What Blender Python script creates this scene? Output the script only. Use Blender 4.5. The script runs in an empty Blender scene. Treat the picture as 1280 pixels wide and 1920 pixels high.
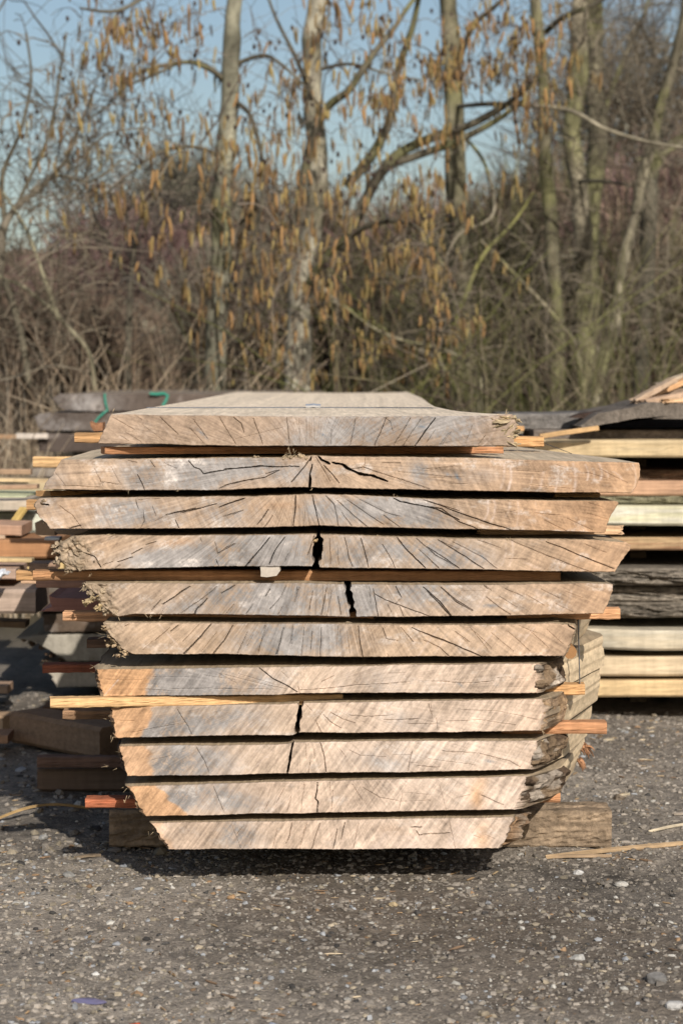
import bpy, math, random
import numpy as np

# ------------------------------------------------------------------ camera, sky, sun, exposure
scn = bpy.context.scene
COL = scn.collection
F_PX = 1920 * 50.0 / 22.3            # focal length in pixels of the 1280x1920 photograph
PITCH = math.atan(260 / F_PX)
DIST = F_PX * 0.0009                 # camera to front faces of the stack, metres
CAM = np.array([0.0, -DIST, 0.0])
_f = np.array([0, math.cos(PITCH), -math.sin(PITCH)])
_u = np.array([0, math.sin(PITCH), math.cos(PITCH)])


def P(px, py, Y=0.0):
    """point at depth Y that the photograph shows at pixel (px, py)"""
    px, py, Y = np.broadcast_arrays(np.asarray(px, float), np.asarray(py, float), np.asarray(Y, float))
    a = (px - 640) / F_PX
    b = (960 - py) / F_PX
    dy = _f[1] + b * _u[1]
    dz = _f[2] + b * _u[2]
    t = (Y - CAM[1]) / dy
    return np.stack([t * a, Y, CAM[2] + t * dz], -1)


CAM[2] = -P(640, 1666, 0.0)[2]       # ground is z = 0


def S(Y):
    """metres per photo pixel at depth Y"""
    return 0.0009 * (Y + DIST) / DIST


cam_d = bpy.data.cameras.new('camera')
cam_o = bpy.data.objects.new('camera', cam_d)
COL.objects.link(cam_o)
cam_o.location = CAM
cam_o.rotation_euler = (math.pi / 2 - PITCH, 0, 0)
cam_d.sensor_fit = 'VERTICAL'
cam_d.sensor_height = 22.3
cam_d.sensor_width = 14.87
cam_d.lens = 50
cam_d.clip_start = 0.05
cam_d.clip_end = 600
cam_d.dof.use_dof = True
cam_d.dof.focus_distance = DIST + 0.03
cam_d.dof.aperture_fstop = 4.5
scn.camera = cam_o

SUN_EL, SUN_AZ = math.radians(30), math.radians(17)     # azimuth: to the right, behind the camera
world = bpy.data.worlds.new('World')
scn.world = world
world.use_nodes = True
wn = world.node_tree.nodes
wl = world.node_tree.links
wn.clear()
sky = wn.new('ShaderNodeTexSky')
sky.sky_type = 'NISHITA'
sky.sun_disc = False
sky.sun_elevation = SUN_EL
sky.sun_rotation = math.pi - SUN_AZ
sky.air_density = 1.0
sky.dust_density = 1.6
sky.ozone_density = 1.0
bg = wn.new('ShaderNodeBackground')
bg.inputs['Strength'].default_value = 0.088
out = wn.new('ShaderNodeOutputWorld')
wl.new(sky.outputs[0], bg.inputs[0])
wl.new(bg.outputs[0], out.inputs[0])

sun_d = bpy.data.lights.new('sun', 'SUN')
sun_d.energy = 4.6
sun_d.angle = math.radians(0.5)
sun_d.color = (1.0, 0.95, 0.88)
sun_o = bpy.data.objects.new('sun', sun_d)
COL.objects.link(sun_o)
from mathutils import Vector, Matrix
_sd = Vector((math.sin(SUN_AZ) * math.cos(SUN_EL), -math.cos(SUN_AZ) * math.cos(SUN_EL), math.sin(SUN_EL)))
sun_o.rotation_euler = _sd.to_track_quat('Z', 'Y').to_euler()
sun_o.location = _sd * 30

scn.view_settings.view_transform = 'Standard'
scn.view_settings.look = 'None'
scn.view_settings.gamma = 1
scn.view_settings.exposure = 0.09
scn.view_settings.use_curve_mapping = False
scn.cycles.diffuse_bounces = 2

# ------------------------------------------------------------------ noise
def _h(ix, iy, seed):
    n = (ix.astype(np.int64) * 374761393 + iy.astype(np.int64) * 668265263 + seed * 974634777) & 0xFFFFFFFF
    n = ((n ^ (n >> 13)) * 1274126177) & 0xFFFFFFFF
    n = ((n ^ (n >> 16)) * 2246822519) & 0xFFFFFFFF
    return ((n ^ (n >> 15)) & 0xFFFFFF) / float(0xFFFFFF)


def vn(x, y, seed=0):
    x, y = np.broadcast_arrays(np.asarray(x, float), np.asarray(y, float))
    ix, iy = np.floor(x), np.floor(y)
    fx, fy = x - ix, y - iy
    fx = fx * fx * (3 - 2 * fx)
    fy = fy * fy * (3 - 2 * fy)
    a = _h(ix, iy, seed) * (1 - fx) + _h(ix + 1, iy, seed) * fx
    b = _h(ix, iy + 1, seed) * (1 - fx) + _h(ix + 1, iy + 1, seed) * fx
    return (a * (1 - fy) + b * fy) * 2 - 1


def fbm(x, y, seed=0, o=4):
    r, a, s = 0, 1.0, 0
    for i in range(o):
        r = r + a * vn(np.asarray(x) * 2 ** i, np.asarray(y) * 2 ** i, seed + 17 * i)
        s += a
        a *= 0.55
    return r / s * 1.5


def n3(p, sc, seed=0, o=3):
    """cheap 3-D noise from three planes"""
    p = np.asarray(p) * sc
    return (fbm(p[..., 0] + 0.37 * p[..., 2], p[..., 1] - 0.21 * p[..., 2], seed, o)
            + fbm(p[..., 2] + 0.31 * p[..., 1], p[..., 0] + 0.43 * p[..., 1], seed + 5, o)) * 0.6


def sst(a, b, x):
    t = np.clip((x - a) / (b - a), 0, 1)
    return t * t * (3 - 2 * t)


# ------------------------------------------------------------------ mesh and object helpers
def mesh(name, verts, faces, mats, col=None, midx=None, smooth=False):
    """faces: (N,3) or (N,4) int array, a list of such arrays, or a mixed list of tuples"""
    me = bpy.data.meshes.new(name)
    verts = np.asarray(verts, np.float32).reshape(-1, 3)
    if isinstance(faces, np.ndarray):
        faces = [faces]
    if len(faces) and any(isinstance(f, list) for f in faces):      # arrays plus lists of ngons
        faces = [np.asarray(g) for f in faces for g in ([f] if isinstance(f, np.ndarray) else [np.array([t]) for t in f])]
    if len(faces) and not isinstance(faces[0], np.ndarray):
        tot = np.array([len(f) for f in faces], np.int32)
        loops = np.array([i for f in faces for i in f], np.int32)
    else:
        tot = np.concatenate([np.full(len(f), f.shape[1], np.int32) for f in faces])
        loops = np.concatenate([f.reshape(-1) for f in faces]).astype(np.int32)
    me.vertices.add(len(verts))
    me.vertices.foreach_set('co', verts.ravel())
    me.loops.add(len(loops))
    me.loops.foreach_set('vertex_index', loops)
    me.polygons.add(len(tot))
    st = np.zeros(len(tot), np.int32)
    st[1:] = np.cumsum(tot)[:-1]
    me.polygons.foreach_set('loop_start', st)
    me.polygons.foreach_set('loop_total', tot)
    if midx is not None:
        me.polygons.foreach_set('material_index', np.asarray(midx, np.int32))
    me.polygons.foreach_set('use_smooth', np.full(len(tot), bool(smooth)))
    for m in (mats if isinstance(mats, (list, tuple)) else [mats]):
        me.materials.append(m)
    if col is not None:
        c = np.ones((len(verts), 4), np.float32)
        c[:, :3] = np.broadcast_to(np.asarray(col, np.float32), (len(verts), 3))
        at = me.color_attributes.new('col', 'FLOAT_COLOR', 'POINT')
        at.data.foreach_set('color', np.clip(c, 0, 1).ravel())
    me.update(calc_edges=True)
    me.validate()
    return me


def obj(name, me, parent=None, loc=None, label=None, cat=None, group=None, kind=None):
    o = bpy.data.objects.new(name, me)
    COL.objects.link(o)
    if loc is not None:
        o.location = loc
    if parent is not None:
        o.parent = parent
    if label:
        o['label'] = label
    if cat:
        o['category'] = cat
    if group:
        o['group'] = group
    if kind:
        o['kind'] = kind
    return o


class Bag:
    """collects pieces into one mesh"""
    def __init__(s):
        s.v, s.f, s.c, s.n = [], [], [], 0

    def add(s, v, f, c):
        v = np.asarray(v, float).reshape(-1, 3)
        s.v.append(v)
        for q in (f if isinstance(f, list) else [f]):
            s.f.append(np.asarray(q) + s.n)
        s.c.append(np.broadcast_to(np.asarray(c, float), v.shape))
        s.n += len(v)

    def tube(s, pts, rad, c, sides=5, cap=True):
        pts = np.asarray(pts, float)
        n = len(pts)
        rad = np.broadcast_to(np.asarray(rad, float), (n,))
        t = np.gradient(pts, axis=0)
        t /= np.linalg.norm(t, axis=1, keepdims=True) + 1e-9
        ref = np.array([0.31, 0.9, 0.17]) if abs(t[:, 1]).mean() < 0.8 else np.array([0.9, 0.1, 0.3])
        a = np.cross(t, ref)
        a /= np.linalg.norm(a, axis=1, keepdims=True) + 1e-9
        b = np.cross(t, a)
        th = np.arange(sides) * 2 * np.pi / sides
        v = pts[:, None] + rad[:, None, None] * (a[:, None] * np.cos(th)[None, :, None] + b[:, None] * np.sin(th)[None, :, None])
        i = np.arange(n - 1)[:, None] * sides
        j = np.arange(sides)[None]
        k = (j + 1) % sides
        q = np.stack([i + j, i + k, i + sides + k, i + sides + j], -1).reshape(-1, 4)
        c = np.asarray(c, float)
        if c.ndim == 2:
            c = np.repeat(c, sides, 0)
        fs = [q]
        if cap and sides >= 3:
            tri = np.array([[0, m + 1, m] for m in range(1, sides - 1)])
            fs += [tri, (tri[:, ::-1] + (n - 1) * sides)]
        s.add(v.reshape(-1, 3), fs, c)

    def mesh(s, name, mat, smooth=False):
        f = {}
        for q in s.f:
            f.setdefault(q.shape[1], []).append(q)
        return mesh(name, np.concatenate(s.v), [np.concatenate(x) for x in f.values()], mat, np.concatenate(s.c), smooth=smooth)


# ------------------------------------------------------------------ materials
def material(name, stretch=(1, 1, 1), scale=60, amt=0.25, bump=0.25, dist=0.002, rough=0.85, spec=0.25, scale2=None, amt2=0.0,
             stretch2=(1, 1, 1), sheen=0.0):
    m = bpy.data.materials.new(name)
    m.use_nodes = True
    nt = m.node_tree
    nd, lk = nt.nodes, nt.links
    b = nd['Principled BSDF']
    b.inputs['Roughness'].default_value = rough
    b.inputs['Specular IOR Level'].default_value = spec
    at = nd.new('ShaderNodeAttribute')
    at.attribute_name = 'col'
    tc = nd.new('ShaderNodeTexCoord')
    mp = nd.new('ShaderNodeMapping')
    mp.inputs['Scale'].default_value = stretch
    lk.new(tc.outputs['Object'], mp.inputs[0])
    nz = nd.new('ShaderNodeTexNoise')
    nz.inputs['Scale'].default_value = scale
    nz.inputs['Detail'].default_value = 6
    nz.inputs['Roughness'].default_value = 0.65
    lk.new(mp.outputs[0], nz.inputs['Vector'])
    mr = nd.new('ShaderNodeMapRange')
    mr.inputs['From Min'].default_value = 0.25
    mr.inputs['From Max'].default_value = 0.75
    mr.inputs['To Min'].default_value = 1 - amt
    mr.inputs['To Max'].default_value = 1 + amt
    lk.new(nz.outputs['Fac'], mr.inputs['Value'])
    fac = mr.outputs[0]
    hgt = nz.outputs['Fac']
    if scale2:
        mp2 = nd.new('ShaderNodeMapping')
        mp2.inputs['Scale'].default_value = stretch2
        lk.new(tc.outputs['Object'], mp2.inputs[0])
        n2 = nd.new('ShaderNodeTexNoise')
        n2.inputs['Scale'].default_value = scale2
        n2.inputs['Detail'].default_value = 4
        lk.new(mp2.outputs[0], n2.inputs['Vector'])
        m2 = nd.new('ShaderNodeMapRange')
        m2.inputs['From Min'].default_value = 0.3
        m2.inputs['From Max'].default_value = 0.7
        m2.inputs['To Min'].default_value = 1 - amt2
        m2.inputs['To Max'].default_value = 1 + amt2
        lk.new(n2.outputs['Fac'], m2.inputs['Value'])
        mu = nd.new('ShaderNodeMath')
        mu.operation = 'MULTIPLY'
        lk.new(fac, mu.inputs[0])
        lk.new(m2.outputs[0], mu.inputs[1])
        fac = mu.outputs[0]
        ad = nd.new('ShaderNodeMath')
        ad.operation = 'ADD'
        lk.new(hgt, ad.inputs[0])
        lk.new(n2.outputs['Fac'], ad.inputs[1])
        hgt = ad.outputs[0]
    vm = nd.new('ShaderNodeVectorMath')
    vm.operation = 'SCALE'
    lk.new(at.outputs['Color'], vm.inputs[0])
    lk.new(fac, vm.inputs['Scale'])
    lk.new(vm.outputs[0], b.inputs['Base Color'])
    bp = nd.new('ShaderNodeBump')
    bp.inputs['Strength'].default_value = bump
    bp.inputs['Distance'].default_value = dist
    lk.new(hgt, bp.inputs['Height'])
    lk.new(bp.outputs[0], b.inputs['Normal'])
    return m


M_END = material('end_grain_wood', scale=170, amt=0.13, bump=0.10, dist=0.0006, rough=0.88, spec=0.12, scale2=40, amt2=0.06)
M_SAWN_Y = material('sawn_wood_lengthwise', stretch=(1, 0.04, 1), scale=120, amt=0.32, bump=0.4, dist=0.0012, rough=0.85, spec=0.2,
                    scale2=45, amt2=0.1, stretch2=(0.25, 1, 1))
M_SAWN_X = material('sawn_wood_crosswise', stretch=(0.05, 1, 1), scale=130, amt=0.25, bump=0.4, dist=0.0012, rough=0.85, spec=0.2,
                    scale2=60, amt2=0.12, stretch2=(1, 0.3, 0.15))
M_BARK = material('rough_bark', scale=90, amt=0.45, bump=0.9, dist=0.005, rough=0.95, spec=0.1, scale2=25, amt2=0.25)
M_TREE = material('tree_bark', stretch=(1, 1, 0.6), scale=30, amt=0.4, bump=0.6, dist=0.008, rough=0.95, spec=0.1, scale2=9, amt2=0.25)
M_TWIG = material('twig_bark', scale=12, amt=0.25, bump=0.0, rough=0.9, spec=0.15)
M_CATKIN = material('catkin_scales', scale=200, amt=0.3, bump=0.5, dist=0.001, rough=0.9, spec=0.1)
M_STONE = material('stone_chips', scale=160, amt=0.3, bump=0.4, dist=0.001, rough=0.8, spec=0.3)
M_GROUND = material('dark_gravel_ground', scale=170, amt=0.5, bump=1.0, dist=0.006, rough=0.9, spec=0.25, scale2=45, amt2=0.3)
M_PLASTIC = material('plastic_film', scale=40, amt=0.1, bump=0.3, dist=0.002, rough=0.4, spec=0.5)


def metal(name, c, rough):
    m = bpy.data.materials.new(name)
    m.use_nodes = True
    b = m.node_tree.nodes['Principled BSDF']
    b.inputs['Base Color'].default_value = (*c, 1)
    b.inputs['Metallic'].default_value = 0.85
    b.inputs['Roughness'].default_value = rough
    return m


M_STRAP = metal('strap_steel', (0.12, 0.13, 0.15), 0.45)
M_BUCKLE = metal('buckle_steel', (0.75, 0.78, 0.82), 0.35)

rng = np.random.RandomState(7)

# ------------------------------------------------------------------ ground: one sheet to the horizon
def ground_h(x, y):
    return (0.010 * fbm(x * 2.2, y * 2.2, 3, 3) + 0.004 * fbm(x * 14, y * 14, 4, 3) + 0.0022 * vn(x * 60, y * 60, 5)
            - 0.006)


def _axis(a, b, st, lo, hi):
    mid = list(np.arange(a, b, st))
    left, right, d = [], [], st
    v = a
    while v > lo:
        d *= 1.35
        v -= d
        left.append(v)
    d, v = st, mid[-1]
    while v < hi:
        d *= 1.35
        v += d
        right.append(v)
    return np.array(left[::-1] + mid + right)


gx = _axis(-1.15, 1.15, 0.012, -250, 250)
gy = _axis(-1.25, 2.0, 0.012, -60, 420)
GX, GY = np.meshgrid(gx, gy)
GZ = np.where((abs(GX) < 6) & (GY < 12), ground_h(GX, GY), -0.006)
far = sst(9, 30, GY)
gcol = np.array([0.232, 0.199, 0.162]) * (1 + 0.38 * fbm(GX * 2.2, GY * 2.8, 9, 4) + 0.25 * fbm(GX * 25, GY * 25, 10, 2))[..., None]
brown = sst(-0.1, 0.6, fbm(GX * 1.6 + 3, GY * 1.6, 12, 3))[..., None] * 0.6
gcol = gcol * (1 - brown) + np.array([0.125, 0.098, 0.072]) * brown
field = np.array([0.085, 0.07, 0.042])
verge = sst(3.0, 4.2, GY + 0.4 * fbm(GX, GY, 15, 2))[..., None]
gcol = gcol * (1 - verge) + field * verge
ny, nx = GX.shape
ii = np.arange(ny - 1)[:, None] * nx + np.arange(nx - 1)[None]
gq = np.stack([ii, ii + 1, ii + nx + 1, ii + nx], -1).reshape(-1, 4)
obj('ground', mesh('ground', np.stack([GX, GY, GZ], -1), gq, M_GROUND, gcol.reshape(-1, 3), smooth=True), kind='structure')

# gravel chips pressed into it
_t = (1 + 5 ** 0.5) / 2
ICO_V = np.array([(-1, _t, 0), (1, _t, 0), (-1, -_t, 0), (1, -_t, 0), (0, -1, _t), (0, 1, _t), (0, -1, -_t), (0, 1, -_t),
                  (_t, 0, -1), (_t, 0, 1), (-_t, 0, -1), (-_t, 0, 1)]) / 1.9
ICO_F = np.array([(0, 11, 5), (0, 5, 1), (0, 1, 7), (0, 7, 10), (0, 10, 11), (1, 5, 9), (5, 11, 4), (11, 10, 2), (10, 7, 6), (7, 1, 8),
                  (3, 9, 4), (3, 4, 2), (3, 2, 6), (3, 6, 8), (3, 8, 9), (4, 9, 5), (2, 4, 11), (6, 2, 10), (8, 6, 7), (9, 8, 1)])


def chips(n, xr, yr, rmin, rmax, light, seed, sink=0.25):
    r_ = np.random.RandomState(seed)
    x = r_.uniform(*xr, n)
    y = r_.uniform(*yr, n)
    r = rmin * (rmax / rmin) ** (r_.rand(n) ** 2.2)
    z = ground_h(x, y) + r * (0.35 - sink)
    v = ICO_V[None] * (1 + 0.35 * r_.uniform(-1, 1, (n, 12, 1)))
    v = v * (r[:, None] * np.stack([r_.uniform(.7, 1.35, n), r_.uniform(.6, 1.2, n), r_.uniform(.45, .85, n)], -1))[:, None]
    a = r_.uniform(0, 6.28, n)
    c, s = np.cos(a)[:, None], np.sin(a)[:, None]
    v = np.stack([v[..., 0] * c - v[..., 1] * s, v[..., 0] * s + v[..., 1] * c, v[..., 2]], -1)
    v += np.stack([x, y, z], -1)[:, None]
    k = r_.rand(n)
    base = np.array([0.222, 0.193, 0.160]) * r_.uniform(0.55, 1.4, (n, 1))
    pal = np.array([(0.36, 0.34, 0.30), (0.30, 0.25, 0.18), (0.25, 0.16, 0.09), (0.26, 0.265, 0.27), (0.20, 0.17, 0.125), (0.05, 0.046, 0.042)])
    pc = pal[r_.choice(6, n, p=[.2, .16, .07, .15, .27, .15])] * r_.uniform(0.75, 1.2, (n, 1))
    pat = fbm(x * 2.1, y * 2.6, 77, 3)
    base *= (1 + 0.3 * fbm(x * 2.2, y * 2.8, 9, 4))[:, None]
    base = np.where((k < light * (0.85 + 1.0 * pat))[:, None], pc, base)
    return v, base, n


def chip_mesh(parts):
    V, C, Fs, n0 = [], [], [], 0
    for v, c, n in parts:
        V.append(v.reshape(-1, 3))
        C.append(np.repeat(c, 12, 0))
        Fs.append((np.arange(n)[:, None, None] * 12 + ICO_F[None]).reshape(-1, 3) + n0)
        n0 += n * 12
    return mesh('loose_chips', np.concatenate(V), np.concatenate(Fs), M_STONE, np.concatenate(C))


obj('gravel', chip_mesh([chips(19000, (-0.70, 0.70), (-0.92, 0.42), 0.0013, 0.0068, 0.27, 1),
                         chips(320, (-0.70, 0.70), (-0.92, 0.6), 0.005, 0.010, 0.5, 2, 0.6),
                         chips(4000, (0.45, 1.0), (0.35, 2.1), 0.002, 0.008, 0.22, 3),
                         chips(2600, (-1.15, -0.3), (0.3, 2.4), 0.003, 0.012, 0.3, 4)]), kind='stuff')



def slivers(n, xr, yr, seed):
    v, c, n = chips(n, xr, yr, 0.004, 0.011, 0.0, seed, 0.2)
    r_ = np.random.RandomState(seed)
    cen = v.mean(1, keepdims=True)
    a = r_.uniform(0, 6.28, n)
    ax = np.stack([np.cos(a), np.sin(a), 0 * a], -1)[:, None]
    d = v - cen
    al = (d * ax).sum(-1, keepdims=True)
    v = cen + al * ax * 1.6 + (d - al * ax) * [.22, .22, .3] + [0, 0, .001]
    pal = np.array([(.40, .29, .17), (.33, .22, .12), (.46, .37, .25), (.20, .13, .08)])
    return v, pal[r_.randint(4, size=n)] * r_.uniform(.7, 1.1, (n, 1)), n


obj('wood_litter', chip_mesh([slivers(260, (-0.70, 0.70), (-0.92, 0.4), 41), slivers(260, (0.4, 1.0), (0.2, 2.0), 42), slivers(160, (-1.1, -0.3), (0.2, 2.2), 43)]), kind='stuff')

# ------------------------------------------------------------------ sawn slabs
TAN = np.array([0.42, 0.32, 0.225])
GREY = np.array([0.292, 0.280, 0.264])
ORANGE = np.array([0.45, 0.28, 0.155])
PALE = np.array([0.60, 0.50, 0.41])
SIDE = np.array([0.38, 0.295, 0.195])  # wood tone lowered so the gaps between slabs read as deep shade
BARKC = np.array([0.13, 0.095, 0.065])
CROPS = dict(a=(60, 720), b=(420, 720), c=(800, 720), d=(40, 910), e=(420, 910), f=(800, 910), A=(140, 1070), B=(480, 1070),
             C=(800, 1070), D=(80, 1230), E=(420, 1230), F=(760, 1230), G=(180, 1420), H=(560, 1420))


def interp(pts, x):
    p = np.asarray(pts, float)
    return np.interp(x, p[:, 0], p[:, 1])


def end_colour(px, py, st, seed, k=1.0):
    """end grain colours: medullary rays, rings, saw marks, weathered grey, sapwood"""
    cx, cy = st['pith']
    dx, dy = px - cx, py - cy
    th = np.arctan2(dy, dx)
    r = np.hypot(dx, dy) + 1e-3
    rays = vn(th * np.maximum(r, 60) / 5.0 * 0 + th * 70, r * 0.012, seed) * 0.5 + vn(th * 190, r * 0.02, seed + 1) * 0.5
    rw = 2.5 * vn(th * 3, r * 0.01, seed + 9)
    rings = 0.6 * vn(r * 0.24 + rw, th * 2.5, seed + 2) + 0.7 * vn(r * 0.06 + 0.4 * rw, th * 1.5, seed + 12)
    a = math.radians(st.get('saw', -52))
    al, ac = dx * math.cos(a) + dy * math.sin(a), -dx * math.sin(a) + dy * math.cos(a)
    saw = vn(al * 0.02, ac * 0.20, seed + 3) * 0.6 + vn(al * 0.035, ac * 0.5, seed + 4) * 0.4
    mott = fbm(px * 0.018, py * 0.018, seed + 5, 4)
    speck = 0.6 * vn(px * 0.55, py * 0.55, seed + 6) + 0.8 * fbm(px * 0.16, py * 0.16, seed + 16, 3)
    g = np.zeros_like(px)
    for ex, ey, rx, ry, s in st.get('grey', []):
        g += 1.2 * s * np.exp(-((px - ex) / rx) ** 2 - ((py - ey) / ry) ** 2)
    g = np.clip(g * (0.92 + 0.8 * mott + 0.55 * speck) + 0.15 * mott * (g > .1), 0, 1)[..., None]
    c = np.broadcast_to(st.get('base', TAN), px.shape + (3,)).copy()
    if 'pale' in st:
        x0, x1, s = st['pale']
        pm = (sst(x0, x1, px) * s * (0.75 + 0.4 * mott))[..., None].clip(0, 1)
        c = c * (1 - pm) + PALE * pm
    if 'orange_r' in st:
        x0, x1, s = st['orange_r']
        om = (sst(x0, x1, px + 25 * mott) * s)[..., None]
        c = c * (1 - om) + ORANGE * om
    for ex, ey, rx, ry, s in st.get('orange', []):
        om = (s * np.exp(-((px - ex) / rx) ** 2 - ((py - ey) / ry) ** 2) * (0.8 + 0.5 * mott)).clip(0, 1)[..., None]
        c = c * (1 - om) + ORANGE * om
    c = c * (1 - g) + GREY * (0.9 + 0.15 * mott)[..., None] * g
    wh = sst(0.2, 0.75, fbm(px * 0.022, py * 0.05, seed + 31, 4)) * st.get('white', 0.35) * np.clip(0.8 + 0.9 * speck, 0, 1.4)
    wh = np.clip(wh, 0, .85)
    c = c * (1 - wh[..., None]) + np.array([0.54, 0.50, 0.45]) * wh[..., None]
    if 'sap' in st:                                   # sharp sapwood boundary at the left
        (xt, yt), (xb, yb) = st['sap']
        xe = xt + (py - yt) * (xb - xt) / (yb - yt)
        sm = (1 - sst(-5, 5, px - xe + 9 * fbm(px * 0.02, py * 0.07, seed + 7, 3)))[..., None] * st.get('saps', 0.8)
        c = c * (1 - sm) + np.array([0.52, 0.315, 0.165]) * sm
    lum = 1 + st.get('rays', 0.34) * rays + 0.10 * rings + st.get('sawk', 0.2) * saw + 0.13 * speck + 0.22 * mott
    c = c * lum[..., None]
    for ex, ey, rx, ry, rot in st.get('chalk', []):   # blue timber crayon marks
        ux = (px - ex) * math.cos(rot) + (py - ey) * math.sin(rot)
        uy = -(px - ex) * math.sin(rot) + (py - ey) * math.cos(rot)
        bm = (np.exp(-(ux / rx) ** 2 - (uy / ry) ** 2) * (0.55 + 0.5 * speck)).clip(0, 1)[..., None] * 0.8
        c = c * (1 - bm) + np.array([0.10, 0.17, 0.23]) * bm
    for xt, yt, xb, yb, w, bulge, s in st.get('streak', []):   # pale scratches left by the saw
        t = (py - yt) / (yb - yt)
        xe = xt + t * (xb - xt) + bulge * 4 * t * (1 - t)
        m_ = np.exp(-((px - xe) / w) ** 2) * ((t > -0.05) & (t < 1.05)) * s * (0.6 + 0.5 * vn(px * .2, py * .25, seed + 8))
        m_ = m_.clip(0, 1)[..., None]
        c = c * (1 - m_) + np.array([0.66, 0.55, 0.47]) * m_
    return c * np.array([0.925, 0.88, 0.868])


def slab(name, label, top, bot, left=None, right=None, Y0=0.0, L=4.4, res=1.02, roff=(), loff=(), style=None, cracks=(), seed=0,
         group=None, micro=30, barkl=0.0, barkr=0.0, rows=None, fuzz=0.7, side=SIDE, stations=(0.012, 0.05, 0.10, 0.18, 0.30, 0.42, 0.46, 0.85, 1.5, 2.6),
         cat='slab', frontbark=None, dz=None, mats=None):
    st = style or {}
    r_ = np.random.RandomState(seed + 100)
    yl, yr = (top[0][1], bot[0][1]), (top[-1][1], bot[-1][1])
    left = left or [top[0], bot[0]]
    right = right or [top[-1], bot[-1]]
    w = (top[-1][0] - top[0][0])
    h = np.mean([interp(bot, x) - interp(top, x) for x in np.linspace(max(top[0][0], bot[0][0]), min(top[-1][0], bot[-1][0]), 9)])
    nu, nv = max(8, int(w / res)), max(4, int(h / (res * 1.1)))
    v = np.linspace(0, 1, nv)                       # 0 bottom, 1 top
    u = np.linspace(0, 1, nu)
    lp, rp = np.asarray(left, float), np.asarray(right, float)
    ly, ry = np.interp(v, np.linspace(0, 1, 2), [yl[1], yl[0]]), np.interp(v, [0, 1], [yr[1], yr[0]])
    xl = np.interp(ly, lp[:, 1], lp[:, 0])
    xr = np.interp(ry, rp[:, 1], rp[:, 0])
    xl = xl + fuzz * 1.6 * fbm(v * 9, seed + 0.5, seed + 40, 3) * (1 + 2 * barkl)
    xr = xr + fuzz * 1.6 * fbm(v * 9, seed + 0.7, seed + 41, 3) * (1 + 2 * barkr)
    X = xl[:, None] + u[None] * (xr - xl)[:, None]
    yb, yt = interp(bot, X), interp(top, X)
    yb = yb + fuzz * (0.9 * fbm(X * 0.02, seed, 51, 3) + 0.6 * vn(X * 0.35, seed, 52))
    yt = yt + fuzz * (0.9 * fbm(X * 0.02, seed, 53, 3) + 0.6 * vn(X * 0.35, seed, 54))
    Yp = yb + (yt - yb) * v[:, None]
    _a = math.radians(st.get('saw', -52))
    dy = 0.00012 * vn(X * 0.6, Yp * 0.6, seed + 60) + 0.00022 * vn((X * math.cos(_a) + Yp * math.sin(_a)) * .03, (Yp * math.cos(_a) - X * math.sin(_a)) * .3, seed + 62) + 0.0035 * fbm(X * 0.006, Yp * 0.01, seed + 61, 2)
    cr = np.zeros_like(X)
    dc = np.zeros_like(X)
    cl = [(c[0], c[1], c[2]) for c in cracks]
    cx, cy = st.get('pith', (590, 900))
    for _ in range(micro):                           # fine checks along the rays
        x = r_.uniform(xl.max() + 5, xr.min() - 5)
        y = r_.uniform(interp(top, x) + 4, interp(bot, x) - 4)
        a = math.atan2(y - cy, x - cx) + r_.normal(0, 0.12)
        ln = r_.uniform(8, 38)
        p1 = (x + math.cos(a) * ln / 2, y + math.sin(a) * ln / 2)
        p0 = (x - math.cos(a) * ln / 2, y - math.sin(a) * ln / 2)
        q = (x + r_.normal(0, 1.5), y + r_.normal(0, 1.5))
        cl.append((r_.uniform(0.02, 0.25), r_.uniform(1, 2), [p0, q, p1]))
    for wd, dep, pts in cl:
        pts = np.asarray(pts, float)
        x0, x1 = pts[:, 0].min() - wd - 4, pts[:, 0].max() + wd + 4
        y0, y1 = pts[:, 1].min() - wd - 4, pts[:, 1].max() + wd + 4
        mk = (X > x0) & (X < x1) & (Yp > y0) & (Yp < y1)
        if not mk.any():
            continue
        qx, qy = X[mk], Yp[mk]
        jit = (0.5 + 0.35 * min(wd, 3)) * fbm(qx * 0.035, qy * 0.035, seed + int(pts[0, 0]) % 97, 3)
        best = np.full(len(qx), 1e9)
        tt = np.zeros(len(qx))
        segl = np.hypot(*(np.diff(pts, axis=0).T))
        tot = segl.sum()
        acc = 0
        for i in range(len(pts) - 1):
            p, q = pts[i], pts[i + 1]
            d = q - p
            t = np.clip(((qx - p[0]) * d[0] + (qy - p[1]) * d[1]) / (d @ d + 1e-9), 0, 1)
            nxv = np.array([-d[1], d[0]]) / (segl[i] + 1e-9)
            dd = np.hypot(qx - p[0] - t * d[0] - jit * nxv[0], qy - p[1] - t * d[1] - jit * nxv[1])
            b = dd < best
            best = np.where(b, dd, best)
            tt = np.where(b, (acc + t * segl[i]) / tot, tt)
            acc += segl[i]
        hw = wd * (0.5 if wd > 3 else 0.22) * (0.75 + 0.5 * vn(tt * tot * 0.12, wd, seed + 3))
        if wd < 6:
            hw = hw * np.minimum(1, 0.35 + 3.2 * np.minimum(tt, 1 - tt))
        f = sst(0, 1, (hw + 0.85 - best) / 1.15) * min(1, 0.18 + 0.40 * wd)
        dc[mk] = np.maximum(dc[mk], f * dep * 0.001)
        cr[mk] = np.maximum(cr[mk], f)
    dy = dy + dc
    if frontbark:                                    # rotten, lumpy sapwood at the left of the face
        fx, fw, amp = frontbark
        m_ = 1 - sst(-fw * 0.4, fw * 0.4, X - fx - 10 * fbm(Yp * 0.05, X * 0.02, seed + 70, 2))
        dy = dy + m_ * (amp * (fbm(X * 0.055, Yp * 0.055, seed + 71, 4) + 0.5 * vn(X * 0.16, Yp * 0.16, seed + 72)) + amp * 0.3)
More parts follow.
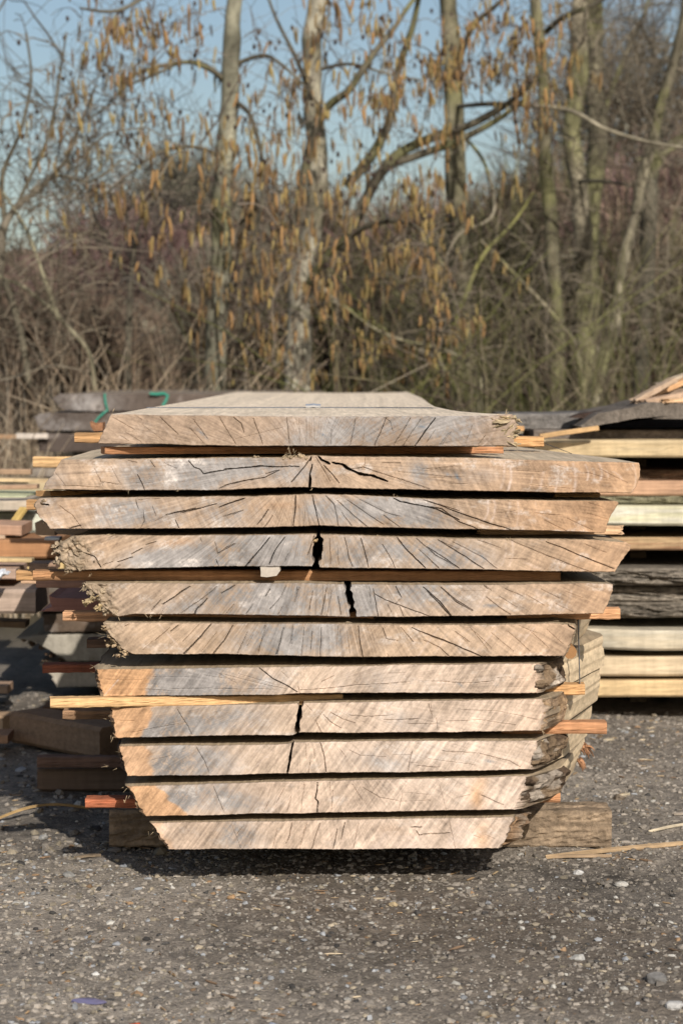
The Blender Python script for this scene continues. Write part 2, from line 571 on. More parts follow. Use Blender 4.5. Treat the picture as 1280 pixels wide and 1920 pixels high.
    wgt = np.zeros_like(X)
    wgt[0], wgt[-1], wgt[:, 0], wgt[:, -1] = 1, 1, 1, 1
    dy = dy + wgt * 0.0016
    pos = P(X, Yp, Y0)
    pos[..., 1] += dy
    c = end_colour(X, Yp, st, seed)
    if frontbark:
        rot = np.array([0.33, 0.255, 0.175]) * (1 + 0.35 * fbm(X * 0.09, Yp * 0.09, seed + 73, 3))[..., None]
        c = c * (1 - 0.75 * m_[..., None]) + rot * 0.75 * m_[..., None]
    c = c * (1 - 0.5 * cr)[..., None]
    ii = np.arange(nv - 1)[:, None] * nu + np.arange(nu - 1)[None]
    fq = np.stack([ii, ii + 1, ii + nu + 1, ii + nu], -1).reshape(-1, 4)
    # body: loft of the face border
    idx = np.arange(nv * nu).reshape(nv, nu)
    ring = np.concatenate([idx[0, :-1], idx[:-1, -1], idx[-1, ::-1][:-1], idx[::-1, 0][:-1]])
    n = len(ring)
    bp = pos.reshape(-1, 3)[ring]
    bu = np.broadcast_to(u[None], X.shape).reshape(-1)[ring]
    bv = np.broadcast_to(v[:, None], X.shape).reshape(-1)[ring]
    zone = np.concatenate([np.zeros(nu - 1), np.ones(nv - 1), np.full(nu - 1, 2), np.full(nv - 1, 3)])
    bdy = dy.reshape(-1)[ring]
    dys = bdy - 0.0016
    ro = np.asarray([(0, 0)] + list(roff), float)
    lo = np.asarray([(0, 0)] + list(loff), float)
    V = [pos.reshape(-1, 3)]
    C = [c.reshape(-1, 3)]
    Fq, prev, Fn = [], ring, []
    cs = np.unique(np.concatenate([np.arange(0, n, 5), np.nonzero(np.diff(zone))[0], np.nonzero(np.diff(zone))[0] + 1, np.nonzero(dys > 0.02)[0]]))
    stn = [s for s in stations if s < L - 0.1] + [L]
    base = nv * nu
    s0 = S(Y0)
    for k, s in enumerate(stn):
        q = bp.copy()
        q[:, 1] = np.maximum(Y0 + s, bp[:, 1] + 0.002 * (k + 1)) + (0.0 if k else 0.0015 * vn(np.arange(n) * 0.2, k, seed))
        sh = (1 - bu) * np.interp(s, lo[:, 0], lo[:, 1]) + bu * np.interp(s, ro[:, 0], ro[:, 1])
        wob = 3.0 * vn(s * 3, 0.5, seed + 5) * (s > 0.3)
        sidew = np.where(zone == 3, barkl, np.where(zone == 1, barkr, 0))
        facet = (zone == 1) & (len(roff) > 4) & (s > 0.09) & (s < 0.47)
        rgh = np.where(facet, 0, sidew) * (12 * fbm(bv * 4 + s * 20, s * 9 + bv, seed + 6, 4) + 5)
        sh = sh + wob + np.where(zone == 1, rgh, 0) - np.where(zone == 3, rgh, 0)
        q[:, 0] += sh * s0
        q[:, 2] -= np.where(facet & (s > 0.11), 0.007 * (1 - bv) - 0.001 * bv, 0) + np.where((zone != 1) & (len(roff) > 4) & (s > .11) & (s < .47), 0.007 * (1 - bv) * np.clip(bu * 8 - 7, 0, 1), 0)
        if dz is not None:
            q[:, 2] += np.interp(s, [d[0] for d in dz], [d[1] for d in dz])
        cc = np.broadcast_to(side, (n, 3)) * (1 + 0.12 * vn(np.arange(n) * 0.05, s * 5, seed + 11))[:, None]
        bk = BARKC * (1 + 0.5 * fbm(bv * 5, s * 20, seed + 12, 2))[:, None]
        isb = np.where(zone == 3, min(1, barkl), np.where(facet, 0, np.where(zone == 1, min(1, barkr), 0)))[:, None]
        cc = cc * (1 - isb) + bk * isb
        cc = np.where(facet[:, None], np.array([0.62, 0.48, 0.31]) * (1 + .12 * vn(bv * 9 + s * 30, s * 4, seed + 14))[:, None], cc)
        if k == 0:
            V.append(q)
            C.append(cc)
            cur = base + np.arange(n)
            nx_ = np.roll(np.arange(n), -1)
            Fq.append(np.stack([prev, cur, cur[nx_], prev[nx_]], -1))
            prev = cur
            base += n
            continue
        V.append(q[cs])
        C.append(cc[cs])
        m = len(cs)
        cur = base + np.arange(m)
        if k == 1:
            for j in range(m):
                lo_i, hi_i = cs[j], (cs[j + 1] if j + 1 < m else n)
                Fn.append([int(prev[t % n]) for t in range(hi_i, lo_i - 1, -1)] + [int(cur[j]), int(cur[(j + 1) % m])])
        else:
            nx_ = np.roll(np.arange(m), -1)
            Fq.append(np.stack([prev, cur, cur[nx_], prev[nx_]], -1))
        prev = cur
        base += m
    n = len(cs)
    quads = np.concatenate([fq] + Fq)
    V.append(V[-1].mean(0, keepdims=True))
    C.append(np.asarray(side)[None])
    cap = np.stack([prev, np.full(n, base), np.roll(prev, -1)], -1)
    mi = np.concatenate([np.zeros(len(fq)), np.ones(sum(len(f) for f in Fq)), np.ones(n), np.ones(len(Fn))])
    V = np.concatenate(V)
    org = np.array([V[:, 0].mean(), Y0, V[:, 2].min()])
    me = mesh(name, V - org, [quads, cap, Fn], mats or [M_END, M_SAWN_Y], np.concatenate(C), midx=mi)
    o = obj(name, me, loc=org, label=label, cat=cat, group=group)
    o_info = dict(o=o, org=org, X=X, Yp=Yp, Y0=Y0, xl=xl, xr=xr, ly=ly, ry=ry, roff=ro, loff=lo, v=v)
    return o_info


def lumps(info, name, spots, seed, mat=None, col=(0.36, 0.28, 0.19), per=9, elong=1.0):
    """crumbly angular flakes of rotten wood or bark; spots: (px, py, radius_px, dY, squash)"""
    b = Bag()
    r_ = np.random.RandomState(seed)
    th = np.arange(7) * 2 * np.pi / 7
    ph = np.linspace(0, np.pi, 6)
    sv = np.stack([np.sin(ph)[:, None] * np.cos(th), np.sin(ph)[:, None] * np.sin(th), np.cos(ph)[:, None] * np.ones(7)], -1)
    i = np.arange(5)[:, None] * 7
    j = np.arange(7)[None]
    q = np.stack([i + j, i + (j + 1) % 7, i + 7 + (j + 1) % 7, i + 7 + j], -1).reshape(-1, 4)
    s0 = S(info['Y0'])
    for px, py, rp, dY, sq in spots:
        for k in range(per):
            rr = rp * s0 * (0.62 if k == 0 else r_.uniform(.16, .48))
            ox, oy = (0, 0) if k == 0 else r_.normal(0, rp * .45, 2)
            c = P(px + ox, py + oy * sq, info['Y0'] + dY + abs(r_.normal(0, .006)))
            d = r_.uniform(.62, 1.25, sv.shape[:2])
            d[0], d[-1] = d[0, 0], d[-1, 0]
            p = sv * d[..., None] * rr * np.array([r_.uniform(.7, 1.5) * elong, r_.uniform(.8, 1.6), r_.uniform(.4, .9) / elong ** .7])
            R = np.array(Matrix.Rotation(r_.uniform(-1.2, 1.2) if elong < 1.5 else r_.normal(-.25, .35), 3, 'Y') @ Matrix.Rotation(r_.uniform(-.6, .6), 3, 'X'))
            p = p @ R.T
            cc = np.array(col) * r_.uniform(.6, 1.35) * (1 + .2 * r_.uniform(-1, 1, sv.shape[:2] + (1,)))
            b.add((p + c - info['org']).reshape(-1, 3), q, cc.reshape(-1, 3))
    return obj(name, b.mesh(name, mat or M_BARK), parent=info['o'])


def bark_flank(info, name, side, y0, y1, thick, seed, cols, v0=0.02, v1=0.98, nb=44, nvv=22, front=0.0):
    """sheet of bark with real thickness lying on the slab's flank from depth y0 to y1"""
    v = np.linspace(v0, v1, nvv)
    d = np.linspace(y0, y1, nb)
    off = info['roff'] if side > 0 else info['loff']
    xe = np.interp(v, info['v'], info['xr'] if side > 0 else info['xl'])
    ye = np.interp(v, info['v'], info['ry'] if side > 0 else info['ly'])
    sh = np.interp(d, off[:, 0], off[:, 1])
    V, D = np.meshgrid(v, d, indexing='ij')
    nz = fbm(V * 2.0, D * 34, seed, 5)
    rid = 1 - abs(fbm(V * 2.6 + 5, D * 48, seed + 1, 4)) * 1.6
    t = thick * (0.5 + 0.75 * nz + 0.5 * rid)
    prof = np.minimum(1, np.minimum((V - v0), (v1 - V)) * 6 + 0.12) * np.minimum(1, np.minimum(D - y0 + 0.004, y1 - D + 0.003) / 0.012)
    t = t * prof + 2
    front_p = P(xe, ye, info['Y0'])
    x = front_p[:, 0][:, None] + (sh[None] + side * t) * S(info['Y0'])
    y = info['Y0'] + D + 0.016 * (fbm(V * 3.5, D * 20 + seed, seed + 21, 3) + .55) * np.clip(1 - (D - y0) / .04, 0, 1)
    z = front_p[:, 2][:, None] + 0 * D
    xi = front_p[:, 0][:, None] + (sh[None] - side * 3) * S(info['Y0'])
    outer = np.stack([x, y, z], -1)
    inner = np.stack([xi + 0 * y, y, z], -1)
    cols = np.asarray(cols, float)
    m1 = sst(-0.2, 0.2, fbm(V * 2, D * 30, seed + 2, 3))[..., None]
    m2 = sst(0.15, 0.5, fbm(V * 2.2 + 9, D * 30, seed + 4, 3))[..., None]
    c = cols[0] * (1 - m1) + cols[1] * m1
    c = c * (1 - m2) + cols[2] * m2
    c = c * (0.75 + 0.35 * nz)[..., None]
    n = nvv * nb
    ii = np.arange(nvv - 1)[:, None] * nb + np.arange(nb - 1)[None]
    q = np.stack([ii, ii + 1, ii + nb + 1, ii + nb], -1).reshape(-1, 4)
    idx = np.arange(n).reshape(nvv, nb)
    ring = np.concatenate([idx[0, :-1], idx[:-1, -1], idx[-1, ::-1][:-1], idx[::-1, 0][:-1]])
    rq = np.stack([ring, np.roll(ring, -1), np.roll(ring, -1) + n, ring + n], -1)
    if side > 0:
        q = q[:, ::-1]
    bg_ = Bag()
    bg_.add(np.concatenate([outer.reshape(-1, 3), inner.reshape(-1, 3)]) - info['org'], [q, q[:, ::-1] + n, rq],
            np.concatenate([c.reshape(-1, 3), c.reshape(-1, 3)]))
    return obj(name, bg_.mesh(name, M_BARK), parent=info['o'])


def fibres(info, spots, seed, n=6, ln=12, col=(0.42, 0.32, 0.2)):
    """splinters and bast hairs hanging from the sawn edges: (px, py, angle, length_px)"""
    b = Bag()
    r_ = np.random.RandomState(seed)
    for px, py, a, l in spots:
        for _ in range(max(2, n // 3)):
            aa = math.radians(a + r_.normal(0, 25))
            ll = l * r_.uniform(0.4, 1.2)
            p0 = P(px + r_.normal(0, 3), py + r_.normal(0, 2), info['Y0'] - 0.001 + r_.uniform(-0.002, 0.01)) - info['org']
            t = np.linspace(0, 1, 5)
            cv = r_.normal(0, 0.22)
            s = S(info['Y0'])
            q = np.stack([p0[0] + s * ll * (t * math.cos(aa) + cv * t * t * math.sin(aa)), p0[1] - 0.25 * s * ll * t * r_.uniform(-1, 1),
                          p0[2] + s * ll * (t * math.sin(aa) - abs(cv) * t * t * 0.6)], -1)
            b.tube(q, np.linspace(0.0006, 0.0002, 5) * r_.uniform(.5, 1.4), np.array(col) * r_.uniform(0.6, 1.3), 3)
    if b.n:
        obj('loose_fibres', b.mesh('loose_fibres', M_TWIG), parent=info['o'], kind='stuff')


def K(crop, items):
    ox, oy = CROPS[crop]
    res = []
    for it in items:
        w = it[0]
        dep = it[2] if len(it) > 2 else (1.0 + 4.0 * w if w < 6 else 250)
        w = w * 0.85 if w < 6 else w
        res.append((w, dep, [(ox + x * 0.34375, oy + y * 0.34375) for x, y in it[1]]))
    return res


MAIN = 'thick sawn slabs in the main timber stack'

# ------------------------------------------------------------------ the main stack, top to bottom
PU = (586, 868)
PL = (560, 1302)
s1 = slab('wood_slab', 'topmost slab of the main stack, greyish brown with a frayed splintered right corner',
          [(208, 777), (420, 779), (540, 781), (800, 781), (917, 779), (960, 777)],
          [(184, 832), (320, 833), (404, 836), (800, 837), (934, 836), (966, 838)],
          right=[(960, 777), (969, 797), (962, 815), (966, 838)], L=4.75, seed=11, group=MAIN, micro=70, barkr=0.25, side=np.array([.72, .59, .44]),
          roff=[(0.04, -28), (.12, -55), (.35, -90), (1.0, -108), (2, -85), (3.2, -55), (4.75, -48)], loff=[(.1, 3), (2, 10), (4.7, 0)],
          style=dict(pith=(585, 885), base=np.array([0.36, 0.275, 0.20]), saw=-140, sawk=0.10, white=0.12,
                     grey=[(700, 805, 130, 60, .7), (850, 810, 80, 60, .5), (560, 830, 60, 20, .3)],
                     streak=[(890, 782, 920, 835, 2, -8, .35), (925, 782, 905, 835, 2, 10, .4), (300, 795, 330, 830, 2, 3, .3), (850, 790, 880, 830, 1.6, -5, .3)],
                     chalk=[(378, 812, 14, 3, .8), (604, 815, 10, 3, .6), (790, 800, 8, 2, .2)]),
          cracks=K('a', [(1, [(700, 180), (800, 275)]), (.6, [(505, 260), (600, 320)]), (.7, [(440, 180), (560, 250)]), (.9, [(880, 195), (960, 300)]),
                         (.9, [(1020, 180), (1110, 325)]), (1.2, [(1100, 180), (1140, 215), (1155, 265)]), (1, [(1205, 190), (1250, 300)]),
                         (.7, [(860, 240), (940, 325)]), (.5, [(480, 280), (530, 310)]), (.6, [(560, 170), (600, 195)]), (.5, [(600, 220), (720, 310)])])
          + K('b', [(1, [(160, 190), (210, 330)]), (1, [(340, 180), (358, 330)]), (.6, [(410, 180), (412, 330)]), (.6, [(445, 180), (448, 330)]),
                    (.5, [(487, 180), (492, 300)]), (.6, [(555, 180), (575, 215)]), (.7, [(585, 250), (582, 330)]), (.9, [(715, 190), (688, 330)]),
                    (.5, [(765, 240), (755, 320)]), (1.2, [(885, 180), (820, 335)]), (.6, [(870, 185), (905, 205), (918, 260)]), (1, [(1015, 185), (925, 335)]),
                    (.9, [(1070, 190), (975, 335)]), (2.2, [(1150, 185), (1090, 265), (1038, 335)]), (.7, [(1150, 250), (1100, 320)]), (.6, [(1220, 270), (1175, 335)]),
                    (.5, [(60, 300), (330, 235)])])
          + K('c', [(.6, [(130, 260), (80, 330)]), (.6, [(245, 225), (205, 330)]), (.7, [(320, 280), (280, 330)])]))
lumps(s1, 'rotten_edge', [(928, 788, 9, -.002, .7), (940, 790, 11, -.003, .6), (955, 798, 12, -.002, .8), (960, 818, 10, -.002, .9), (944, 808, 8, -.002, .8), (962, 785, 9, -.002, .6), (950, 783, 8, -.002, .5),
                          (958, 832, 9, 0, .6), (966, 808, 7, 0, .8), (935, 800, 7, -.002, .7)], 3, col=(0.40, 0.315, 0.195), per=12, elong=2.0)
fibres(s1, [(930, 780, 80, 9), (950, 776, 60, 10), (965, 790, 10, 10), (968, 815, -10, 10), (964, 835, -40, 9), (210, 776, 110, 8), (545, 838, -90, 4)], 5, 9)

s2 = slab('wood_slab', 'widest upper slab with radial cracks and white scratches on its orange right end',
          [(116, 862), (273, 861), (420, 859), (523, 859), (560, 857), (585, 855), (610, 856), (685, 857), (860, 859), (955, 861), (1075, 865), (1196, 868)],
          [(82, 918), (228, 919), (420, 919), (500, 915), (575, 914), (722, 917), (865, 920), (1006, 923), (1110, 924), (1183, 925)],
          left=[(116, 862), (107, 876), (98, 892), (85, 907), (82, 918)], right=[(1196, 868), (1199, 873), (1199, 892), (1192, 912), (1183, 925)],
          seed=12, group=MAIN, roff=[(.22, -23), (.46, -77), (.84, -152), (2, -190)], loff=[(.55, 4), (1.5, 110), (4.4, 150)], barkl=0.15, side=np.array([.50, .40, .28]),
          style=dict(pith=(588, 862), base=np.array([0.43, 0.325, 0.23]), white=0.5, saw=-120,
                     grey=[(265, 890, 40, 35, .7), (375, 900, 60, 25, .8), (470, 870, 90, 25, .6), (350, 870, 70, 15, .4), (790, 885, 22, 28, .7), (560, 895, 60, 25, .35), (100, 905, 30, 20, .5), (870, 890, 70, 15, .3)],
                     orange_r=(780, 1180, .65),
                     streak=[(944, 870, 938, 915, 2.5, 3, .7), (956, 873, 952, 918, 2.5, 3, .9), (1047, 884, 1040, 920, 2, 0, .6), (1074, 870, 1075, 920, 2.6, 4, .8),
                             (1097, 872, 1100, 900, 2.2, 3, .6), (1122, 870, 1124, 900, 3, 5, .8), (1018, 885, 1012, 915, 3, 0, .45), (1055, 872, 1060, 890, 2, 0, .4),
                             (1110, 878, 1112, 898, 2, 2, .5), (1135, 882, 1138, 896, 2, 2, .4), (1150, 885, 1165, 900, 2.5, 3, .5), (998, 892, 992, 915, 1.6, 0, .4), (1186, 872, 1184, 922, 1.8, 6, .45)],
                     chalk=[(857, 895, 12, 4, .9), (840, 890, 10, 3, .3)]),
          cracks=K('a', [(2, [(855, 420), (885, 455), (915, 465), (935, 488), (985, 478), (1100, 460), (1280, 447)]), (1.6, [(575, 495), (600, 540), (615, 578)]),
                         (1.2, [(645, 420), (670, 455)]), (.9, [(525, 420), (575, 430)]), (.8, [(720, 430), (790, 460)]), (1, [(370, 510), (375, 535), (475, 548)]),
                         (.9, [(170, 555), (370, 560)]), (1.4, [(1280, 508), (1150, 530), (1080, 545), (1020, 570)]), (.7, [(570, 540), (660, 540)]), (.6, [(130, 485), (185, 560)]),
                         (.6, [(430, 450), (480, 540)]), (.6, [(340, 460), (390, 560)])])
          + K('b', [(2.2, [(0, 465), (110, 455), (200, 448), (300, 452), (410, 450)]), (1.6, [(0, 553), (120, 525), (220, 510), (300, 470)]), (1.2, [(225, 490), (300, 472)]),
                    (2, [(470, 405), (430, 460), (365, 535)]), (3, [(483, 440), (470, 490), (467, 530)]), (5, [(470, 500), (465, 570)], 40), (1, [(500, 395), (530, 450), (580, 530)]),
                    (1.6, [(545, 445), (585, 490), (628, 540)]), (5.5, [(510, 390), (535, 415), (575, 438)], 35), (5.5, [(590, 428), (640, 440), (690, 470), (740, 490), (800, 495), (890, 530)], 35),
                    (1.2, [(690, 465), (760, 455), (900, 500), (1120, 572)]), (.8, [(770, 400), (765, 440)]), (.8, [(860, 430), (960, 432)]), (.8, [(1080, 465), (1270, 450)]),
                    (.7, [(950, 480), (1280, 510)]), (3, [(478, 395), (470, 420)], 30)])
          + K('c', [(.6, [(0, 510), (200, 505)]), (.7, [(20, 465), (150, 445)]), (.6, [(90, 540), (220, 545)]), (.6, [(410, 470), (640, 480)]), (.6, [(560, 550), (800, 572)]),
                    (.5, [(430, 430), (560, 425)]), (.5, [(700, 440), (760, 455)]), (.6, [(860, 480), (1000, 520)]), (.6, [(930, 460), (1090, 540)])]))
lumps(s2, 'rotten_edge', [(545, 857, 9, .003, .35), (532, 858, 7, 0, .4), (562, 855, 8, .0, .4), (480, 857, 6, .004, .3), (574, 859, 5, -.003, .6)], 4, col=(0.34, 0.26, 0.17))
fibres(s2, [(528, 856, 70, 12), (540, 852, 85, 18), (562, 853, 95, 12), (550, 855, 60, 10), (585, 915, -90, 6), (240, 919, -80, 7), (335, 919, -85, 7), (95, 912, 180, 5)], 6, 7)

s3 = slab('wood_slab', 'third slab from the top with a pale ring arc above its middle and orange right tip',
          [(73, 934), (246, 933), (480, 931), (585, 927), (674, 929), (736, 932), (800, 936), (1157, 940)],
          [(95, 992), (329, 991), (420, 990), (602, 986), (800, 991), (1061, 996), (1133, 999)],
          left=[(73, 934), (64, 948), (74, 968), (88, 982), (95, 992)],
          right=[(1157, 940), (1159, 944), (1147, 962), (1138, 982), (1133, 999)], seed=13, group=MAIN, loff=[(.4, 35), (1.2, 120), (4.4, 160)], roff=[(.3, -40), (.9, -140), (2, -200)],
          barkl=0.3, style=dict(pith=(560, 885), base=np.array([0.43, 0.325, 0.23]), white=0.5, saw=-118,
                                grey=[(225, 960, 60, 30, .8), (300, 970, 60, 25, .4), (430, 955, 70, 30, .65), (600, 960, 60, 30, .5), (720, 955, 110, 25, .8), (790, 975, 70, 20, .6), (90, 950, 30, 30, .4)],
                                orange_r=(820, 1150, .8), orange=[(530, 948, 50, 7, .8), (140, 950, 40, 25, .3)],
                                streak=[(913, 940, 907, 975, 2.4, 4, .7), (926, 940, 920, 978, 2.4, 4, .7), (955, 942, 948, 968, 2, 2, .4), (970, 940, 968, 985, 2, 2, .4), (1010, 965, 1030, 975, 3, 0, .5), (1003, 942, 1006, 962, 1.5, 0, .3)]),
          cracks=K('d', [(2, [(790, 160), (860, 145), (950, 125)]), (2.2, [(870, 150), (960, 128), (1065, 102)]), (1.8, [(1080, 120), (1150, 95)]), (1.4, [(1155, 88), (1220, 72)]),
                         (.8, [(730, 195), (800, 160)]), (1.2, [(625, 78), (640, 130)]), (1, [(665, 135), (672, 195), (650, 235)]), (.9, [(715, 115), (735, 165)]), (1.6, [(840, 190), (860, 235)]),
                         (1.8, [(260, 235), (325, 220)]), (.8, [(210, 110), (280, 165), (330, 235)]), (5, [(110, 100), (150, 105)], 25), (.7, [(640, 80), (780, 72)]), (1.2, [(1155, 160), (1210, 135)])])
          + K('e', [(2, [(0, 108), (110, 72)]), (1.2, [(0, 170), (100, 138)]), (1.6, [(243, 133), (180, 215)]), (1, [(265, 165), (225, 225)]), (2.2, [(388, 50), (388, 130), (378, 222)]),
                    (1.8, [(480, 55), (495, 120), (520, 222)]), (1.2, [(555, 58), (600, 105), (612, 165), (620, 222)]), (1.1, [(615, 85), (700, 160), (775, 225)]), (1.1, [(665, 80), (770, 150), (870, 215)]),
                    (1, [(740, 80), (880, 150), (960, 170)]), (1, [(640, 150), (695, 220)]), (1, [(870, 165), (960, 230)]), (2.6, [(925, 70), (960, 90), (1060, 105), (1160, 130), (1280, 190)]),
                    (1.4, [(1085, 80), (1280, 140)]), (.6, [(440, 140), (435, 200)])])
          + K('f', [(2, [(0, 85), (150, 140), (320, 200), (470, 248)]), (1.8, [(0, 115), (80, 130), (180, 200), (290, 245)]), (.6, [(380, 150), (480, 140)]), (.7, [(580, 150), (740, 165)]),
                    (.7, [(640, 190), (760, 250)]), (.7, [(760, 180), (900, 245)]), (.6, [(870, 150), (1000, 190)]), (.6, [(880, 95), (960, 120)])]))
lumps(s3, 'rotten_edge', [(74, 944, 9, .004, .9), (80, 938, 8, .0, .6), (72, 960, 7, .006, .9), (84, 978, 6, .004, .8)], 5, col=(0.33, 0.25, 0.17))
fibres(s3, [(740, 931, 80, 9), (66, 946, 170, 6), (72, 938, 120, 7)], 7, 7)

s4 = slab('wood_slab', 'slab split open left of centre, crumbling rotten bark on its left end',
          [(140, 1006), (195, 1004), (246, 1005), (480, 1004), (585, 1002), (705, 1006), (860, 1010), (955, 1011), (1116, 1013), (1174, 1017)],
          [(136, 1071), (191, 1067), (420, 1062), (581, 1062), (602, 1065), (860, 1067), (1023, 1071), (1152, 1073)],
          left=[(140, 1006), (118, 1018), (112, 1035), (116, 1055), (136, 1071)],
          right=[(1174, 1017), (1183, 1022), (1181, 1030), (1164, 1054), (1152, 1073)], seed=14, group=MAIN, loff=[(.4, 35), (1.2, 120), (4.4, 160)], roff=[(.3, -30), (.9, -140), (2, -200)],
          barkl=0.8, frontbark=(165, 60, .007),
          style=dict(pith=(588, 880), base=np.array([0.43, 0.33, 0.235]), white=0.45,
                     grey=[(330, 1048, 70, 25, 1.1), (440, 1030, 60, 40, .7), (530, 1035, 60, 40, .9), (650, 1040, 50, 40, .6), (780, 1030, 90, 30, .9), (860, 1050, 60, 20, .5), (420, 1055, 150, 18, .5)],
                     orange_r=(900, 1190, .55), orange=[(320, 1019, 30, 6, .9), (345, 1014, 20, 5, .6), (200, 1020, 40, 14, .35)],
                     streak=[(960, 1014, 955, 1060, 2.4, 3, .4), (948, 1020, 940, 1060, 2, 3, .4), (985, 1055, 1010, 1066, 6, 0, .4)],
                     chalk=[(905, 1046, 16, 3, .8)]),
          cracks=K('d', [(1.6, [(680, 325), (735, 308)]), (1.6, [(600, 375), (660, 345)]), (1.8, [(525, 420), (610, 392)]), (2.5, [(340, 370), (400, 390), (435, 445)]), (1, [(445, 435), (500, 415)]),
                         (1, [(510, 450), (540, 432)]), (1.4, [(1070, 370), (1165, 318)]), (1, [(1055, 310), (1072, 375)]), (1.2, [(1060, 405), (1075, 440)]), (2.2, [(1280, 375), (1220, 442)]),
                         (.8, [(975, 285), (985, 310)]), (2.4, [(280, 300), (300, 345), (340, 370)])])
          + K('e', [(2.2, [(250, 285), (190, 355), (118, 440)]), (2, [(330, 282), (280, 350), (245, 430)]), (1.2, [(0, 345), (55, 318)]), (1.6, [(490, 275), (470, 340), (455, 380)]),
                    (.8, [(575, 290), (580, 430)]), (1.4, [(655, 285), (680, 400), (700, 445)]), (1.6, [(745, 290), (770, 380), (785, 450)]), (1.2, [(860, 320), (905, 395), (930, 450)]),
                    (2.2, [(940, 285), (1000, 355), (1095, 450)]), (1.4, [(1045, 290), (1150, 380), (1280, 452)]), (1, [(1060, 350), (1170, 450)]), (.8, [(1170, 300), (1280, 350)]),
                    (.7, [(615, 330), (625, 440)]), (.8, [(350, 370), (330, 420)]), (14, [(510, 250), (514, 330), (506, 380), (498, 470)], 260)])
          + K('f', [(1.6, [(0, 335), (100, 400), (175, 455)]), (1.6, [(60, 298), (180, 370), (310, 455)]), (1.2, [(0, 390), (65, 455)]), (1, [(140, 310), (300, 390), (380, 455)]),
                    (.8, [(270, 298), (400, 340)]), (1.1, [(450, 298), (640, 380), (890, 472)]), (1.8, [(650, 308), (800, 370), (1020, 455)]), (.8, [(860, 320), (980, 370)]),
                    (.8, [(440, 400), (550, 405)]), (.6, [(720, 420), (800, 440)])]))
lumps(s4, 'rotten_bark', [(122, 1030, 17, .012, .9), (132, 1052, 18, .008, .8), (112, 1048, 13, .02, 1), (140, 1018, 12, .006, .7), (150, 1060, 13, .004, .6), (128, 1066, 9, .004, .7),
                          (108, 1030, 12, .03, 1), (158, 1036, 11, .004, .8), (145, 1042, 12, .002, .9), (178, 1052, 9, .004, .8)], 6, col=(0.33, 0.255, 0.175))
lumps(s4, 'wedged_splinter', [(591, 1014, 6, .01, .5), (587, 1012, 5, .014, .7)], 61, col=(0.5, 0.36, 0.2))
fibres(s4, [(215, 1003, 170, 14), (205, 1003, 20, 14), (130, 1074, 200, 10), (170, 1074, -80, 6), (950, 1012, 90, 7), (705, 1005, 90, 4)], 8, 8)

s5 = slab('wood_slab', 'grey slab split right of centre with two broken rotten stubs at its left end',
          [(160, 1094), (270, 1094), (580, 1094), (645, 1096), (800, 1097), (920, 1097), (1095, 1094), (1147, 1096)],
          [(222, 1157), (253, 1152), (394, 1152), (580, 1154), (655, 1157), (800, 1156), (979, 1154), (1130, 1151)],
          left=[(160, 1094), (168, 1104), (182, 1116), (190, 1135), (222, 1157)], right=[(1147, 1096), (1148, 1108), (1137, 1135), (1130, 1151)],
          seed=15, group=MAIN, loff=[(.4, 35), (1.2, 120), (4.4, 160)], roff=[(.3, -20), (.9, -120), (2, -180)], barkl=0.8, frontbark=(215, 50, .006),
          style=dict(pith=(600, 900), base=np.array([0.41, 0.32, 0.235]), white=0.4,
                     grey=[(420, 1115, 70, 40, .8), (520, 1120, 70, 40, .9), (620, 1120, 60, 40, .7), (680, 1120, 30, 40, .9), (760, 1110, 60, 25, .6), (830, 1115, 60, 30, .6), (330, 1140, 60, 15, .4)],
                     orange_r=(900, 1150, .5),
                     streak=[(915, 1098, 885, 1152, 2.4, 3, .5), (1070, 1108, 1050, 1150, 2.4, 4, .5), (905, 1120, 895, 1140, 4, 0, .3), (1005, 1105, 1010, 1125, 6, 0, .4), (340, 1094, 300, 1150, 3, 0, .3)],
                     chalk=[(920, 1136, 18, 3.5, 0)]),
          cracks=K('A', [(2.2, [(630, 85), (530, 150), (480, 185)]), (1.2, [(470, 160), (420, 215)]), (1, [(775, 85), (700, 150), (580, 230)]), (1.6, [(875, 78), (800, 120)]),
                         (2, [(725, 150), (670, 205), (650, 240)]), (.9, [(870, 180), (825, 235)]), (1, [(975, 180), (935, 235)]), (1.4, [(1065, 100), (1040, 140)]), (.8, [(1150, 85), (1125, 150)]),
                         (.8, [(1215, 90), (1200, 170)]), (.8, [(490, 200), (470, 235)])])
          + K('B', [(1, [(165, 85), (130, 150), (75, 210)]), (.9, [(235, 90), (210, 170)]), (1.2, [(310, 110), (290, 215)]), (1.2, [(383, 95), (370, 180), (355, 250)]), (.7, [(415, 100), (385, 250)]),
                    (1, [(445, 140), (462, 240)]), (.8, [(145, 195), (120, 240)]), (.7, [(615, 90), (625, 180)]), (1.4, [(638, 100), (655, 200), (665, 250)]), (1.4, [(640, 125), (700, 160), (790, 190), (940, 248)]),
                    (1.8, [(760, 85), (792, 145)]), (.8, [(790, 150), (760, 180)]), (1, [(780, 195), (802, 250)]), (2, [(910, 88), (1000, 170), (1065, 250)]), (1.3, [(1005, 90), (1090, 160), (1180, 215)]),
                    (.7, [(715, 185), (735, 225)]), (.8, [(1245, 82), (1280, 110)]), (.5, [(1120, 110), (1260, 110)]), (11, [(495, 55), (505, 130), (522, 190), (532, 275)], 260)])
          + K('C', [(2, [(0, 110), (70, 180), (130, 250)]), (1.4, [(75, 90), (160, 170), (250, 220)]), (1.2, [(310, 80), (330, 100)]), (1, [(320, 145), (400, 205), (455, 240)]), (.8, [(420, 95), (520, 140)]),
                    (.7, [(390, 140), (490, 200)]), (.7, [(540, 130), (640, 190)]), (.7, [(620, 100), (720, 150)]), (.7, [(700, 180), (800, 230)]), (.6, [(750, 110), (850, 150)])]))
